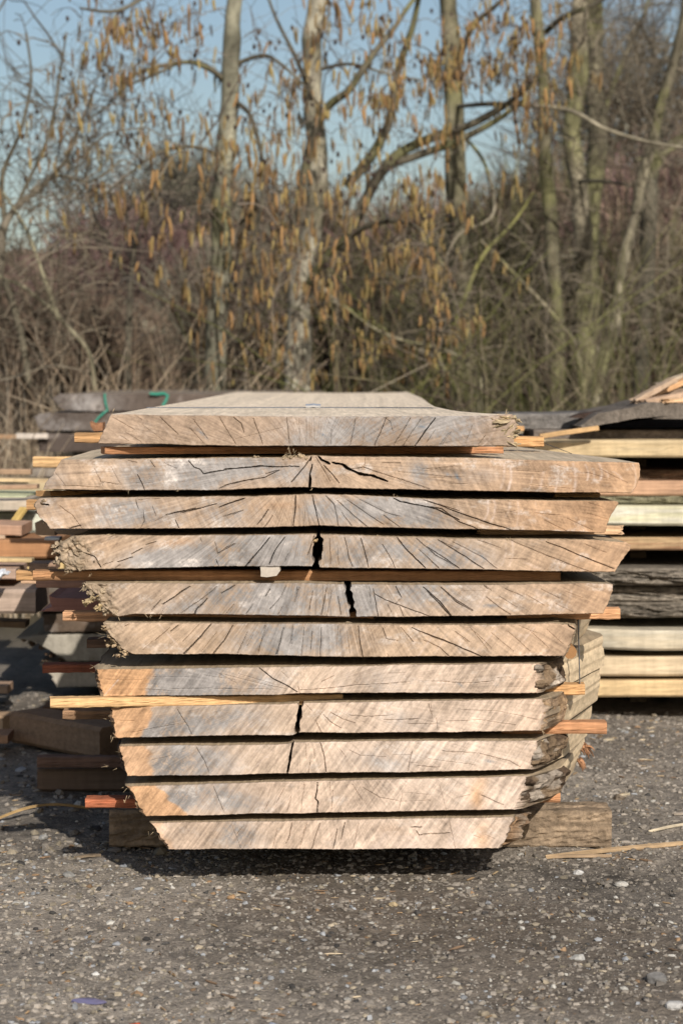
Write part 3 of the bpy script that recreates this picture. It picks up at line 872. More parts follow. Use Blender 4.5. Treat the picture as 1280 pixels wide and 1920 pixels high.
lumps(s5, 'rotten_bark', [(163, 1100, 10, .002, .8), (172, 1110, 12, .006, .8), (186, 1122, 12, .006, .9), (200, 1142, 12, .006, .8), (218, 1150, 9, .004, .7), (192, 1108, 10, .002, .7)], 7)
lumps(s5, 'broken_stub', [(166, 1127, 10, .002, 1.1), (172, 1121, 8, .0, .8), (182, 1140, 9, -.002, .9), (188, 1136, 7, 0, .7)], 71, col=(0.46, 0.35, 0.2))
fibres(s5, [(155, 1100, 200, 8), (222, 1157, -90, 8), (270, 1153, -85, 7), (285, 1153, -80, 8), (300, 1153, -85, 9)], 9, 5)

s6 = slab('wood_slab', 'brown slab with long diagonal cracks and a ragged bark fringe at its left end',
          [(191, 1168), (580, 1170), (800, 1172), (920, 1173), (1040, 1169), (1074, 1173)],
          [(250, 1227), (429, 1226), (580, 1231), (679, 1232), (800, 1231), (1056, 1230)],
          left=[(191, 1168), (205, 1187), (215, 1200), (228, 1214), (250, 1227)], right=[(1074, 1173), (1078, 1180), (1071, 1201), (1056, 1230)],
          seed=16, group=MAIN, loff=[(.4, 35), (1.2, 120), (4.4, 160)], roff=[(.04, 6), (.1, 14), (.42, 88), (.46, 88), (.7, 40), (1.5, -60)], barkl=0.9, barkr=0.25, frontbark=(222, 40, .005),
          style=dict(pith=(610, 960), base=np.array([0.42, 0.32, 0.225]), white=0.35,
                     grey=[(520, 1205, 40, 30, 1), (560, 1190, 80, 30, .6), (640, 1200, 60, 30, .5), (440, 1195, 60, 30, .35)],
                     pale=(700, 1000, .15), orange_r=(850, 1080, .3),
                     streak=[(300, 1172, 345, 1222, 2.5, 0, .45), (820, 1180, 785, 1228, 2.5, 0, .5), (930, 1180, 890, 1225, 2.4, 0, .4), (1000, 1178, 965, 1222, 2.2, 0, .4), (840, 1185, 815, 1225, 2.2, 0, .4), (885, 1175, 850, 1200, 2, 0, .3)],
                     chalk=[(552, 1194, 5, 6, .3)]),
          cracks=K('A', [(2.2, [(750, 290), (680, 365), (597, 452)]), (1.6, [(865, 300), (815, 380), (755, 452)]), (1.6, [(565, 295), (525, 330)]), (1.1, [(520, 310), (440, 380)]), (.8, [(680, 295), (590, 385)]),
                         (.8, [(775, 335), (690, 440)]), (.8, [(430, 380), (375, 430)]), (.9, [(945, 330), (890, 450)]), (.8, [(975, 345), (940, 410)]), (.8, [(1045, 300), (1000, 440)]),
                         (1.4, [(1125, 370), (1105, 455)]), (.7, [(1190, 295), (1185, 400)]), (.8, [(1250, 310), (1235, 465)]), (1.2, [(300, 290), (275, 305)])])
          + K('B', [(1.2, [(150, 310), (110, 460)]), (.8, [(50, 300), (15, 450)]), (.7, [(200, 300), (188, 400)]), (.9, [(262, 310), (245, 465)]), (1, [(303, 330), (298, 430)]),
                    (1.2, [(357, 310), (350, 430), (352, 465)]), (.6, [(445, 300), (440, 400)]), (.7, [(495, 330), (510, 450)]), (1.6, [(555, 300), (568, 400), (580, 470)]), (1.1, [(690, 310), (710, 370), (770, 380)]),
                    (1.1, [(790, 310), (855, 390)]), (1.8, [(850, 310), (960, 360), (1090, 410), (1225, 468)]), (1, [(910, 378), (1000, 420), (1050, 465)]), (.8, [(1085, 335), (1150, 390)]),
                    (.7, [(1165, 310), (1280, 420)]), (.9, [(715, 450), (725, 472)]), (.6, [(630, 340), (645, 400)])])
          + K('C', [(1.8, [(0, 345), (150, 405), (295, 468)]), (1, [(0, 385), (70, 420), (115, 465)]), (.9, [(150, 330), (230, 390)]), (.7, [(235, 310), (330, 430)]), (.7, [(350, 340), (470, 440)]),
                    (.7, [(440, 330), (560, 440)]), (.7, [(560, 330), (660, 420)]), (.6, [(650, 320), (740, 400)]), (.6, [(500, 300), (600, 340)]), (2.4, [(760, 285), (775, 305), (815, 325)], 30)]))
lumps(s6, 'rotten_bark', [(200, 1180, 9, .004, .9), (208, 1192, 9, .004, .8), (216, 1203, 9, .005, .8), (226, 1215, 10, .002, .6), (234, 1224, 8, -.004, .7), (222, 1229, 7, -.006, .5), (196, 1174, 7, .002, .7),
                          (205, 1206, 9, .02, .9)], 8, col=(0.36, 0.265, 0.165))
fibres(s6, [(232, 1226, -60, 10), (218, 1228, -120, 10), (195, 1190, 180, 12), (1052, 1168, 165, 12), (1065, 1170, 170, 10)], 10, 9)

LOWST = dict(white=0.4, rays=0.20, sawk=0.36, saw=-54)
s7 = slab('wood_slab', 'slab with bright orange sapwood at its left end and peeling bark at its right end',
          [(181, 1256), (520, 1251), (660, 1250), (760, 1247), (1004, 1245)], [(193, 1307), (272, 1305), (520, 1303), (561, 1300), (760, 1299), (1006, 1300)],
          left=[(181, 1256), (187, 1280), (193, 1307)], seed=17, group=MAIN, roff=[(.05, 26), (.1, 54), (.42, 178), (.46, 178), (.7, 80), (1.5, -60)],
          loff=[(.1, -6), (1, -20)], barkl=0.6, barkr=0.9,
          style=dict(LOWST, pith=PL, base=np.array([0.50, 0.40, 0.305]), sap=((283, 1252), (272, 1305)), saps=.95,
                     grey=[(330, 1285, 60, 40, 1.1), (400, 1275, 70, 40, .7), (470, 1285, 60, 30, .5), (700, 1280, 60, 30, .4), (290, 1280, 18, 40, .8)], pale=(560, 760, .5),
                     orange_r=(900, 1010, .3), streak=[(222, 1275, 195, 1305, 1.6, 0, .8), (500, 1265, 470, 1300, 1.8, 0, .5), (515, 1262, 490, 1300, 1.8, 0, .5), (455, 1256, 440, 1275, 1.6, 0, .4)], chalk=[(862, 1284, 8, 2.5, .6)]),
          cracks=K('E', [(2.2, [(190, 65), (260, 120), (330, 155), (400, 195)]), (1, [(405, 165), (412, 205)]), (1, [(600, 108), (530, 140)]), (1, [(415, 185), (540, 180), (720, 160), (880, 152), (1010, 140)]),
                         (.6, [(310, 85), (350, 120)]), (.6, [(0, 100), (200, 150), (340, 180)]), (.6, [(120, 180), (290, 180)]), (.5, [(75, 95), (300, 160)]), (.6, [(1050, 138), (1240, 138)]), (.6, [(900, 95), (1000, 92)])])
          + K('F', [(1, [(190, 135), (300, 150), (480, 138)]), (.8, [(500, 118), (570, 116)]), (.5, [(570, 128), (700, 120)])])
          + K('D', [(.5, [(340, 130), (550, 130)]), (.6, [(560, 180), (700, 190)]), (.5, [(600, 110), (800, 115)]), (.7, [(700, 180), (900, 175), (1060, 180)]), (.6, [(880, 105), (1050, 130)]), (.5, [(960, 95), (1060, 150)])]))
BK = [(0.25, 0.175, 0.11), (0.10, 0.068, 0.045), (0.42, 0.35, 0.28)]
bark_flank(s7, 'bark', 1, 0.0, 0.115, 9, 21, BK)
bark_flank(s7, 'bark', -1, 0.0, 2.5, 6, 22, [(0.17, 0.11, 0.07), (0.08, 0.055, 0.04), (0.25, 0.17, 0.1)], nb=120)
fibres(s7, [(176, 1252, 150, 9), (180, 1262, 190, 8), (192, 1305, -120, 6)], 11, 8)

s8 = slab('wood_slab', 'slab with a wide open split left of centre and a chopped brown right edge',
          [(209, 1328), (300, 1324), (520, 1321), (557, 1319), (760, 1316), (860, 1314), (1018, 1311)],
          [(216, 1384), (389, 1380), (547, 1379), (561, 1374), (760, 1374), (860, 1373), (1013, 1371)],
          right=[(1018, 1311), (1019, 1330), (1013, 1371)], seed=18, group=MAIN, roff=[(.05, 26), (.1, 48), (.42, 160), (.46, 155), (.7, 60), (1.5, -60)],
          loff=[(.1, -6), (1, -20)], barkl=0.6, barkr=0.7,
          style=dict(LOWST, pith=(556, 1290), base=np.array([0.49, 0.39, 0.295]), sap=((292, 1325), (262, 1383)), saps=.85,
                     grey=[(320, 1365, 60, 30, 1), (380, 1345, 70, 30, .5), (280, 1372, 30, 14, .8), (460, 1350, 60, 30, .4), (760, 1355, 40, 20, .3)], pale=(540, 720, .7), orange_r=(880, 1030, .2),
                     streak=[(500, 1325, 450, 1375, 1.8, 0, .5), (470, 1330, 425, 1372, 1.6, 0, .5), (980, 1316, 920, 1370, 2, 0, .4), (960, 1318, 905, 1368, 2, 0, .35)]),
          cracks=K('E', [(8, [(425, 235), (414, 300), (402, 370), (392, 450)], 220), (1, [(540, 320), (580, 360), (640, 395)]), (1, [(580, 308), (650, 345), (715, 365)]), (1, [(500, 355), (530, 412)]),
                         (1, [(680, 325), (800, 330), (920, 322)]), (1.3, [(870, 352), (960, 348), (1055, 343)]), (.9, [(1000, 370), (1155, 372)]), (.7, [(1125, 265), (1135, 330)]), (.7, [(1155, 340), (1165, 400)]),
                         (.8, [(540, 300), (490, 360)]), (.6, [(440, 260), (480, 300)])])
          + K('D', [(1, [(735, 290), (790, 380), (815, 430)]), (.8, [(480, 420), (600, 395), (740, 370)]), (.5, [(400, 350), (500, 355)])])
          + K('F', [(.7, [(300, 295), (500, 300), (720, 350)]), (.8, [(210, 360), (400, 350), (600, 378)]), (1, [(0, 345), (60, 343)]), (.8, [(125, 260), (145, 340)]), (.7, [(165, 340), (175, 400)])]))
bark_flank(s8, 'chopped_edge', 1, 0.0, 0.11, 5, 23, [(0.36, 0.25, 0.16), (0.22, 0.15, 0.095), (0.40, 0.27, 0.16)])
bark_flank(s8, 'bark', -1, 0.0, 2.5, 6, 24, [(0.17, 0.11, 0.07), (0.08, 0.055, 0.04), (0.25, 0.17, 0.1)], nb=120)
fibres(s8, [(1018, 1370, -60, 12), (212, 1380, -110, 9), (205, 1350, 190, 7), (1015, 1312, 120, 6)], 12, 7)

s9 = slab('wood_slab', 'slab with a narrow dark split left of centre and curled white bark at its right end',
          [(224, 1400), (520, 1397), (537, 1395), (551, 1392), (716, 1391), (760, 1390), (1006, 1390)],
          [(240, 1456), (421, 1454), (560, 1450), (620, 1449), (760, 1448), (997, 1443)], left=[(224, 1400), (230, 1420), (240, 1456)],
          right=[(1006, 1390), (1005, 1405), (1000, 1422), (997, 1443)], seed=19, group=MAIN, roff=[(.05, 26), (.1, 56), (.42, 156), (.46, 152), (.7, 60), (1.5, -60)],
          loff=[(.1, -6), (1, -20)], barkl=0.6, barkr=0.9,
          style=dict(LOWST, pith=(556, 1300), base=np.array([0.49, 0.395, 0.305]), sap=((276, 1398), (286, 1455)), saps=.7,
                     grey=[(330, 1430, 50, 40, 1.0), (400, 1420, 50, 40, .5), (720, 1430, 60, 20, .5), (300, 1440, 30, 30, .6)], pale=(540, 760, .75), orange_r=(900, 1060, .2),
                     streak=[(520, 1400, 465, 1450, 1.8, 0, .5), (470, 1405, 430, 1450, 1.6, 0, .5), (900, 1395, 840, 1445, 2, 0, .3)], chalk=[(918, 1427, 10, 3, .15)]),
          cracks=K('E', [(4, [(382, 465), (365, 540), (342, 645)], 60), (1.6, [(525, 475), (545, 540), (557, 635)]), (.7, [(445, 480), (448, 560)]), (.7, [(490, 510), (492, 560)]), (.9, [(470, 570), (458, 635)]),
                         (.8, [(680, 515), (740, 545), (880, 552)]), (.9, [(1025, 520), (1000, 625)]), (.6, [(920, 540), (1015, 540)]), (.7, [(1000, 580), (1055, 582)]), (1, [(1055, 597), (1175, 607)]),
                         (.7, [(630, 510), (665, 555)]), (.5, [(1190, 520), (1280, 530)])])
          + K('D', [(1, [(840, 500), (880, 570), (905, 635)]), (.6, [(590, 570), (720, 540)])])
          + K('F', [(1, [(200, 518), (400, 530), (560, 570), (625, 608)]), (.6, [(120, 560), (380, 595)]), (.9, [(35, 520), (15, 620)])]))
bark_flank(s9, 'bark', 1, 0.0, 0.115, 13, 25, BK)
bark_flank(s9, 'bark', -1, 0.0, 2.5, 7, 26, [(0.17, 0.11, 0.07), (0.08, 0.055, 0.04), (0.25, 0.17, 0.1)], nb=120)
fibres(s9, [(226, 1408, 170, 9), (220, 1440, 200, 9), (205, 1438, 150, 10), (1015, 1392, 60, 6)], 13, 8)

s10 = slab('wood_slab', 'second slab from the bottom, slanting orange sapwood at left and one zigzag crack',
           [(240, 1475), (560, 1466), (620, 1465), (988, 1456)], [(276, 1530), (560, 1526), (620, 1524), (964, 1517)],
           left=[(240, 1475), (249, 1487), (262, 1513), (276, 1530)], right=[(988, 1456), (988, 1461), (976, 1489), (964, 1517)], seed=20, group=MAIN,
           roff=[(.05, 36), (.1, 78), (.42, 160), (.46, 157), (.7, 60), (1.5, -60)], loff=[(.1, -6), (1, -20)], barkl=0.6, barkr=0.9,
           style=dict(LOWST, pith=(565, 1300), base=np.array([0.50, 0.40, 0.31]), sap=((293, 1475), (348, 1529)), saps=.85,
                      grey=[(335, 1500, 25, 30, 1.2), (400, 1490, 60, 30, .7), (470, 1510, 50, 20, .4)], pale=(560, 820, .8), orange=[(893, 1495, 14, 30, .75), (905, 1465, 12, 16, .5)],
                      streak=[(560, 1480, 505, 1525, 1.8, 0, .4)]),
           cracks=K('G', [(2.6, [(1208, 135), (1205, 180), (1195, 225), (1208, 240), (1203, 310)]), (.9, [(640, 160), (700, 300)]), (.9, [(1025, 170), (985, 250)]), (.8, [(1065, 210), (1040, 300)]),
                          (.8, [(940, 240), (915, 300)]), (.6, [(1140, 150), (1110, 300)])])
           + K('H', [(.9, [(168, 130), (170, 180)]), (.8, [(185, 180), (178, 290)]), (.8, [(290, 145), (345, 235)]), (.8, [(345, 160), (440, 220), (540, 235)]), (.8, [(565, 195), (545, 285)]), (.6, [(570, 190), (720, 205)]),
                     (.6, [(550, 240), (715, 235)]), (.5, [(765, 150), (800, 285)]), (1.1, [(990, 205), (1115, 258)]), (.7, [(860, 220), (930, 205)]), (.7, [(28, 140), (10, 300)])]))
bark_flank(s10, 'bark', 1, 0.0, 0.115, 16, 27, BK)
bark_flank(s10, 'bark', -1, 0.0, 2.5, 7, 28, [(0.15, 0.1, 0.065), (0.08, 0.055, 0.04), (0.25, 0.17, 0.1)], nb=120)
fibres(s10, [(238, 1478, 190, 9), (244, 1490, -110, 12), (235, 1500, -100, 9), (262, 1515, 200, 6)], 14, 6)

s11 = slab('wood_slab', 'bottom slab of the main stack with bevelled ends and pale patches on the right half',
           [(285, 1544), (560, 1540), (620, 1538), (962, 1533)], [(319, 1593), (620, 1593), (935, 1591)], left=[(285, 1544), (300, 1568), (319, 1593)],
           right=[(962, 1533), (952, 1557), (942, 1583), (935, 1591)], seed=21, group=MAIN, roff=[(.05, 10), (.16, 20), (.8, -10), (1.5, -60)], loff=[(.1, -4), (1, -10)], barkl=0.6, barkr=0.9,
           style=dict(LOWST, pith=(575, 1290), base=np.array([0.51, 0.405, 0.31]), sap=((300, 1544), (330, 1592)), saps=.4, grey=[(450, 1570, 40, 30, .7), (430, 1555, 30, 20, .4)], pale=(500, 760, .75),
                      orange=[(905, 1570, 16, 30, .6), (735, 1556, 30, 10, .35)], streak=[(860, 1540, 850, 1590, 14, 0, .5), (770, 1568, 770, 1590, 26, 0, .5), (730, 1560, 700, 1592, 12, 0, .5)]),
           cracks=K('G', [(1, [(810, 370), (770, 420)]), (1.4, [(1070, 360), (1050, 440), (1035, 470)]), (.6, [(740, 370), (790, 500)]), (1.1, [(1220, 360), (1175, 500)]), (.7, [(1140, 370), (1110, 500)]),
                          (.7, [(985, 400), (965, 490)]), (.6, [(860, 430), (840, 480)])])
           + K('H', [(.8, [(45, 360), (10, 480)]), (1, [(115, 360), (70, 500)]), (1.4, [(208, 390), (188, 500)]), (1.4, [(250, 355), (230, 450)]), (.8, [(325, 360), (295, 500)]), (2, [(610, 382), (670, 380)]),
                     (1.6, [(640, 400), (655, 425), (820, 410)]), (.6, [(820, 340), (850, 500)]), (.6, [(950, 425), (990, 440)]), (.6, [(1010, 420), (1070, 445)])]))
bark_flank(s11, 'bark', 1, 0.0, 1.2, 24, 29, [(0.30, 0.19, 0.11), (0.17, 0.12, 0.085), (0.33, 0.25, 0.18)], nb=110)
bark_flank(s11, 'bark', -1, 0.0, 2.5, 5, 30, [(0.15, 0.1, 0.065), (0.08, 0.055, 0.04), (0.25, 0.17, 0.1)], nb=120)
fibres(s11, [(290, 1552, 190, 8), (283, 1562, -130, 10)], 15, 6)


# ------------------------------------------------------------------ stickers, bearers, boards: bars with chamfers, wobble and end grain
def bar(name, p0, p1, h, d, col, label=None, cat=None, group=None, n=14, seed=0, mat=None, rough=0.0008, cham=0.12, endcol=None, parent=None,
        barkamp=0.0, barkcol=None, m=16, jag=0.0, sag=0.0, taper=1.0, kind=None, nohi=0.15, mossy=None, nz=1):
    """p0, p1: centres of the two ends; h height, d depth across"""
    r_ = np.random.RandomState(seed + 900)
    p0, p1 = np.asarray(p0, float), np.asarray(p1, float)
    ax = p1 - p0
    Ln = np.linalg.norm(ax)
    ax /= Ln
    side = np.cross(ax, [0, 0, 1.0])
    side /= np.linalg.norm(side)
    up = np.cross(side, ax)
    # rounded rectangle
    c = cham * min(h, d)
    hh, dd = h / 2, d / 2
    base = [(-dd + c, -hh), (dd - c, -hh), (dd, -hh + c), (dd, hh - c), (dd - c, hh), (-dd + c, hh), (-dd, hh - c), (-dd, -hh + c)]
    sec, tag = [], []
    for k in range(8):
        a, b = np.array(base[k]), np.array(base[(k + 1) % 8])
        cnt = nz * 3 if k in (0, 2, 4, 6) else 1
        if barkamp and k in (2, 6):
            cnt = m
        for q in range(cnt):
            sec.append(a + (b - a) * q / cnt)
            tag.append(k)
    sec = np.array(sec)
    tag = np.array(tag)
    K_ = len(sec)
    t = np.linspace(0, 1, n)
    off_s = 0.25 * d * 0.05 * fbm(t * 2.5, seed, seed + 1, 2)
    off_u = 0.25 * h * 0.12 * fbm(t * 2.5, seed + 3, seed + 2, 2) - sag * 4 * t * (1 - t)
    sc = 1 - (1 - taper) * t
    pos = (p0 + ax * Ln * t[:, None])[:, None] + ((sec[None, :, 0] * sc[:, None] + off_s[:, None])[..., None] * side
                                                  + (sec[None, :, 1] * sc[:, None] + off_u[:, None])[..., None] * up)
    ang = np.arctan2(sec[:, 1] / h, sec[:, 0] / d)
    nrm = (sec / (np.linalg.norm(sec, axis=1, keepdims=True) + 1e-9))
    tt, aa = np.meshgrid(t * Ln, np.arange(K_), indexing='ij')
    dn = rough * vn(tt * 80, aa * 0.9, seed + 4)
    if barkamp:
        fm = np.isin(tag, (2, 6))
        zz = sec[:, 1] / h
        bn = fbm(tt * 20, zz[None] * 3 + 2 * tt, seed + 5, 4)
        rid = 1 - np.abs(fbm(tt * 13 + 3, zz[None] * 4.5 + tt * 6, seed + 6, 4)) * 1.8
        dn = dn + fm[None] * barkamp * (0.5 * bn + 0.5 * rid) * np.cos(zz[None] * 2.6)
    pos = pos + dn[..., None] * (np.where(np.isin(tag, (2, 6)), np.sign(sec[:, 0]), nrm[:, 0])[None, :, None] * side + (0 if barkamp else nrm[:, 1])[None, :, None] * up
                                 if not barkamp else np.sign(sec[:, 0])[None, :, None] * side)
    if jag:
        pos[0] += ax * (jag * fbm(np.arange(K_) * 0.8, seed, seed + 7, 2))[:, None]
        pos[-1] += ax * (jag * fbm(np.arange(K_) * 0.8, seed + 1, seed + 8, 2))[:, None]
    col = np.asarray(col, float)
    cc = col * (1 + nohi * fbm(tt * 3, aa * 0.5, seed + 9, 3) + 0.06 * vn(tt * 60, aa * 1.7, seed + 10))[..., None]
    if barkcol is not None:
        fm = np.isin(tag, (1, 2, 3, 5, 6, 7))
        bc = np.asarray(barkcol, float) * (0.8 + 0.55 * (rid if barkamp else fbm(tt * 9, aa * .5, seed + 11, 3)) + 0.2 * fbm(tt * 25, aa * 1.1, seed + 12, 2))[..., None]
        cc = np.where(fm[None, :, None], bc, cc)
    if mossy is not None:
        mm = sst(0.0, 0.5, fbm(tt * 4, aa * .6, seed + 13, 3))[..., None] * 0.8
        cc = cc * (1 - mm) + np.asarray(mossy) * mm
    ii = np.arange(n - 1)[:, None] * K_ + np.arange(K_)[None]
    jj = np.arange(n - 1)[:, None] * K_ + (np.arange(K_)[None] + 1) % K_
    q = np.stack([ii, jj, jj + K_, ii + K_], -1).reshape(-1, 4)
    V = pos.reshape(-1, 3)
    ec = np.asarray(endcol if endcol is not None else col * 0.85)
    e0, e1 = pos[0], pos[-1]
    nb = n * K_
    V = np.concatenate([V, e0, e0.mean(0, keepdims=True), e1, e1.mean(0, keepdims=True)])
    k = np.arange(K_)
    kn = (k + 1) % K_
    t0 = np.stack([nb + kn, nb + k, np.full(K_, nb + K_)], -1)
    t1 = np.stack([nb + K_ + 1 + k, nb + K_ + 1 + kn, np.full(K_, nb + 2 * K_ + 1)], -1)
    C = np.concatenate([cc.reshape(-1, 3), np.broadcast_to(ec, (2 * K_ + 2, 3)) * (1 + 0.15 * r_.uniform(-1, 1, (2 * K_ + 2, 1)))])
    org = (p0 + p1) / 2 - up * h / 2
    me = mesh(name, V - org, [q, np.concatenate([t0, t1])], mat or M_SAWN_X, C)
    o = obj(name, me, loc=org if parent is None else None, label=label, cat=cat, group=group, parent=parent, kind=kind)
    if parent is not None:
        o.location = org - np.array(parent.location)
    return o


def pbar(name, x0, x1, yt0, yb0, Y0, d, col, yt1=None, yb1=None, Y1=None, **k):
    """bar whose front face the photo shows from (x0; yt0..yb0) to (x1; yt1..yb1)"""
    Y1 = Y0 if Y1 is None else Y1
    yt1 = yt0 if yt1 is None else yt1
    yb1 = yb0 if yb1 is None else yb1
    a, b = P(x0, (yt0 + yb0) / 2, Y0), P(x1, (yt1 + yb1) / 2, Y1)
    a[1] += d / 2
    b[1] += d / 2
    h = ((yb0 - yt0) * S(Y0) + (yb1 - yt1) * S(Y1)) / 2
    return bar(name, a, b, h, d, col, **k)


ST = 'orange stickers spacing the slabs of the main stack'
OR1 = np.array([0.48, 0.275, 0.125])
OR2 = np.array([0.42, 0.21, 0.105])
OR3 = np.array([0.52, 0.33, 0.16])


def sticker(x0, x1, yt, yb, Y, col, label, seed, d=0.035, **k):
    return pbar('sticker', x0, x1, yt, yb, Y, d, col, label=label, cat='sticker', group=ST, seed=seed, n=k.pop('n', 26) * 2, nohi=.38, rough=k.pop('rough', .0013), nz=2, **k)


sticker(191, 938, 838, 853, .012, OR2, 'reddish sticker right under the topmost slab, along its front edge', 1, yt1=839, yb1=849, Y1=.22)
sticker(140, 940, 812, 831, .74, OR1, 'orange sticker poking out left of the topmost slab, further back', 2, yt1=813, yb1=831)
sticker(930, 1019, 819, 838, .50, OR1, 'orange sticker end showing right of the frayed corner of the topmost slab', 3, n=8, rough=.0015)
sticker(62, 900, 857, 877, 1.37, OR3, 'pale orange sticker end with two dark pencil lines left of the second slab', 4)
sticker(79, 330, 921, 932, .05, OR1, 'orange sticker end peeping out under the left tip of the second slab', 5, yb1=929, yt1=920, Y1=.33)
sticker(1040, 1122, 925, 934, .12, OR3, 'thin pale sticker end under the right end of the second slab', 6, n=8, jag=.004)
sticker(50, 500, 938, 957, .80, OR1, 'small orange sticker end just left of the third slab', 7)
sticker(900, 1167, 987, 1003, .10, np.array([.50, .33, .2]), 'pinkish sticker with a broken end under the right tip of the third slab', 8, jag=.006, n=14)
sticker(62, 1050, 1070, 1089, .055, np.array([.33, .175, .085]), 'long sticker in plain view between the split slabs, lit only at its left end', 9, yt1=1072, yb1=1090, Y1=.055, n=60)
sticker(31, 130, 1070, 1089, .16, OR1, 'bright orange sticker end left of the long sticker between the split slabs', 10, n=8)
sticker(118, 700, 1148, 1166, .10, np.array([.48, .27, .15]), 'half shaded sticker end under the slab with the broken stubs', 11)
sticker(950, 1162, 1141, 1162, .10, np.array([.50, .27, .14]), 'red brown striped sticker end below the right end of the grey split slab', 12, n=14)
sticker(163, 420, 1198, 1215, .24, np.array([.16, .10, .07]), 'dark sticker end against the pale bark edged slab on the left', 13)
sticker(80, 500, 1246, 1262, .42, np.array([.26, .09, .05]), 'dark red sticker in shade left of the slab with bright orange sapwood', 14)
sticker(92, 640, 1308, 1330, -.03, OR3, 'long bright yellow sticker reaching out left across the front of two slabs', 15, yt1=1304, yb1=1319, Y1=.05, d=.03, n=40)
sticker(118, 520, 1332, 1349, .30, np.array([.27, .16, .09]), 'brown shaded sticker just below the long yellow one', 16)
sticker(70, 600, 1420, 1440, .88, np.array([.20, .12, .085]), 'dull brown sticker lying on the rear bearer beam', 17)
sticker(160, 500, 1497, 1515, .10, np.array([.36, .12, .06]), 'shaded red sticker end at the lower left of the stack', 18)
sticker(900, 1050, 1487, 1505, .165, OR2, 'orange sticker end beside the peeling bark at the lower right', 19, n=10, cham=.2)
sticker(940, 1096, 1285, 1305, .10, OR1, 'orange sticker end under the peeling bark of the sapwood slab', 20, n=12, yt1=1283, yb1=1303)
sticker(940, 1137, 1356, 1378, .08, OR2, 'longest orange sticker end on the right, ending in front of the gravel', 21, n=14, yt1=1355, yb1=1377)
# hidden inner stickers that carry the slabs at the middle and the back
for gi, (ya, yb_) in enumerate([(838, 856), (921, 932), (994, 1003), (1070, 1094), (1157, 1168), (1231, 1247), (1303, 1318), (1380, 1394), (1452, 1464), (1525, 1536)]):
    pass

# dowel end, wood block on the long sticker
b = Bag()
c0 = P(1068, 1223, .02)
ang = np.arange(9) * 2 * np.pi / 9 + .2
b.tube([c0 + [0, 0, 0], c0 + [0, .16, 0]], 13 * S(0), [(.30, .16, .07), (.36, .22, .12)], 9)
o = obj('dowel', b.mesh('dowel', M_END), label='brown eight sided peg end under the right end of the brown slab', cat='peg')
pl = [(488, 1064), (524, 1064), (526, 1070), (519, 1080), (500, 1083), (489, 1081)]


def prism(name, poly, Y0, Y1, col, mat=M_END, label=None, cat=None, group=None, parent=None, seed=0, back=None, kind=None, sidecol=None):
    """outline in photo pixels at depth Y0, given real depth to Y1, softly chamfered"""
    pg = np.asarray(poly, float)
    # resample
    q = []
    for i in range(len(pg)):
        a, b_ = pg[i], pg[(i + 1) % len(pg)]
        k = max(1, int(np.hypot(*(b_ - a)) / 7))
        for j in range(k):
            q.append(a + (b_ - a) * j / k)
    q = np.array(q)
    q += 0.5 * np.stack([vn(np.arange(len(q)) * .9, seed, seed), vn(np.arange(len(q)) * .9, seed + 1, seed + 2)], -1)
    n = len(q)
    cen = q.mean(0)
    f0 = P(cen[0] + (q[:, 0] - cen[0]) * .985, cen[1] + (q[:, 1] - cen[1]) * .97, Y0)
    f1 = P(q[:, 0], q[:, 1], Y0)
    f1[:, 1] += 0.003
    f2 = f1.copy()
    f2[:, 1] = Y1
    if back is not None:
        f2[:, 0] += back[0]
        f2[:, 2] += back[1]
    V = np.concatenate([f0.mean(0, keepdims=True), f0, f1, f2, f2.mean(0, keepdims=True)])
    k = np.arange(n)
    kn = (k + 1) % n
    tri = np.concatenate([np.stack([np.zeros(n, int), 1 + kn, 1 + k], -1), np.stack([1 + 2 * n + k, 1 + 2 * n + kn, np.full(n, 1 + 3 * n)], -1)])
    quad = np.concatenate([np.stack([1 + k, 1 + kn, 1 + n + kn, 1 + n + k], -1), np.stack([1 + n + k, 1 + n + kn, 1 + 2 * n + kn, 1 + 2 * n + k], -1)])
    area = 0.5 * np.sum(q[:, 0] * np.roll(q[:, 1], -1) - np.roll(q[:, 0], -1) * q[:, 1])
    if area > 0:
        tri, quad = tri[:, ::-1], quad[:, ::-1]
    C = np.asarray(col) * (1 + 0.14 * n3(V, 25, seed + 3, 3))[:, None]
    if sidecol is not None:
        C[1 + n:] = np.asarray(sidecol) * (1 + 0.2 * n3(V[1 + n:], 25, seed + 3, 3))[:, None]
    org = np.array([V[:, 0].mean(), Y0, V[:, 2].min()])
    me = mesh(name, V - org, [tri, quad], mat, C)
    if parent is not None:
        org = org - np.array(parent.location)
    return obj(name, me, loc=org, parent=parent, label=label, cat=cat, group=group, kind=kind)


prism('wood_block', pl, -.012, .034, (.46, .40, .33), label='small grey offcut block hanging under the split slab', cat='offcut', seed=4)

# bearers on the ground
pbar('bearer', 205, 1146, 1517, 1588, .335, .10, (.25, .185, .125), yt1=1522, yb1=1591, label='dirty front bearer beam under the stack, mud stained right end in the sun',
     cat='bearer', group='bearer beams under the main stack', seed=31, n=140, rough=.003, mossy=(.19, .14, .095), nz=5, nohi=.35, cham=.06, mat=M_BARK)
pbar('bearer', 70, 900, 1441, 1484, .90, .10, (.14, .095, .065), label='dark rear bearer beam under the stack, in deep shade on the left', cat='bearer', group='bearer beams under the main stack', seed=32, n=30, rough=.002)

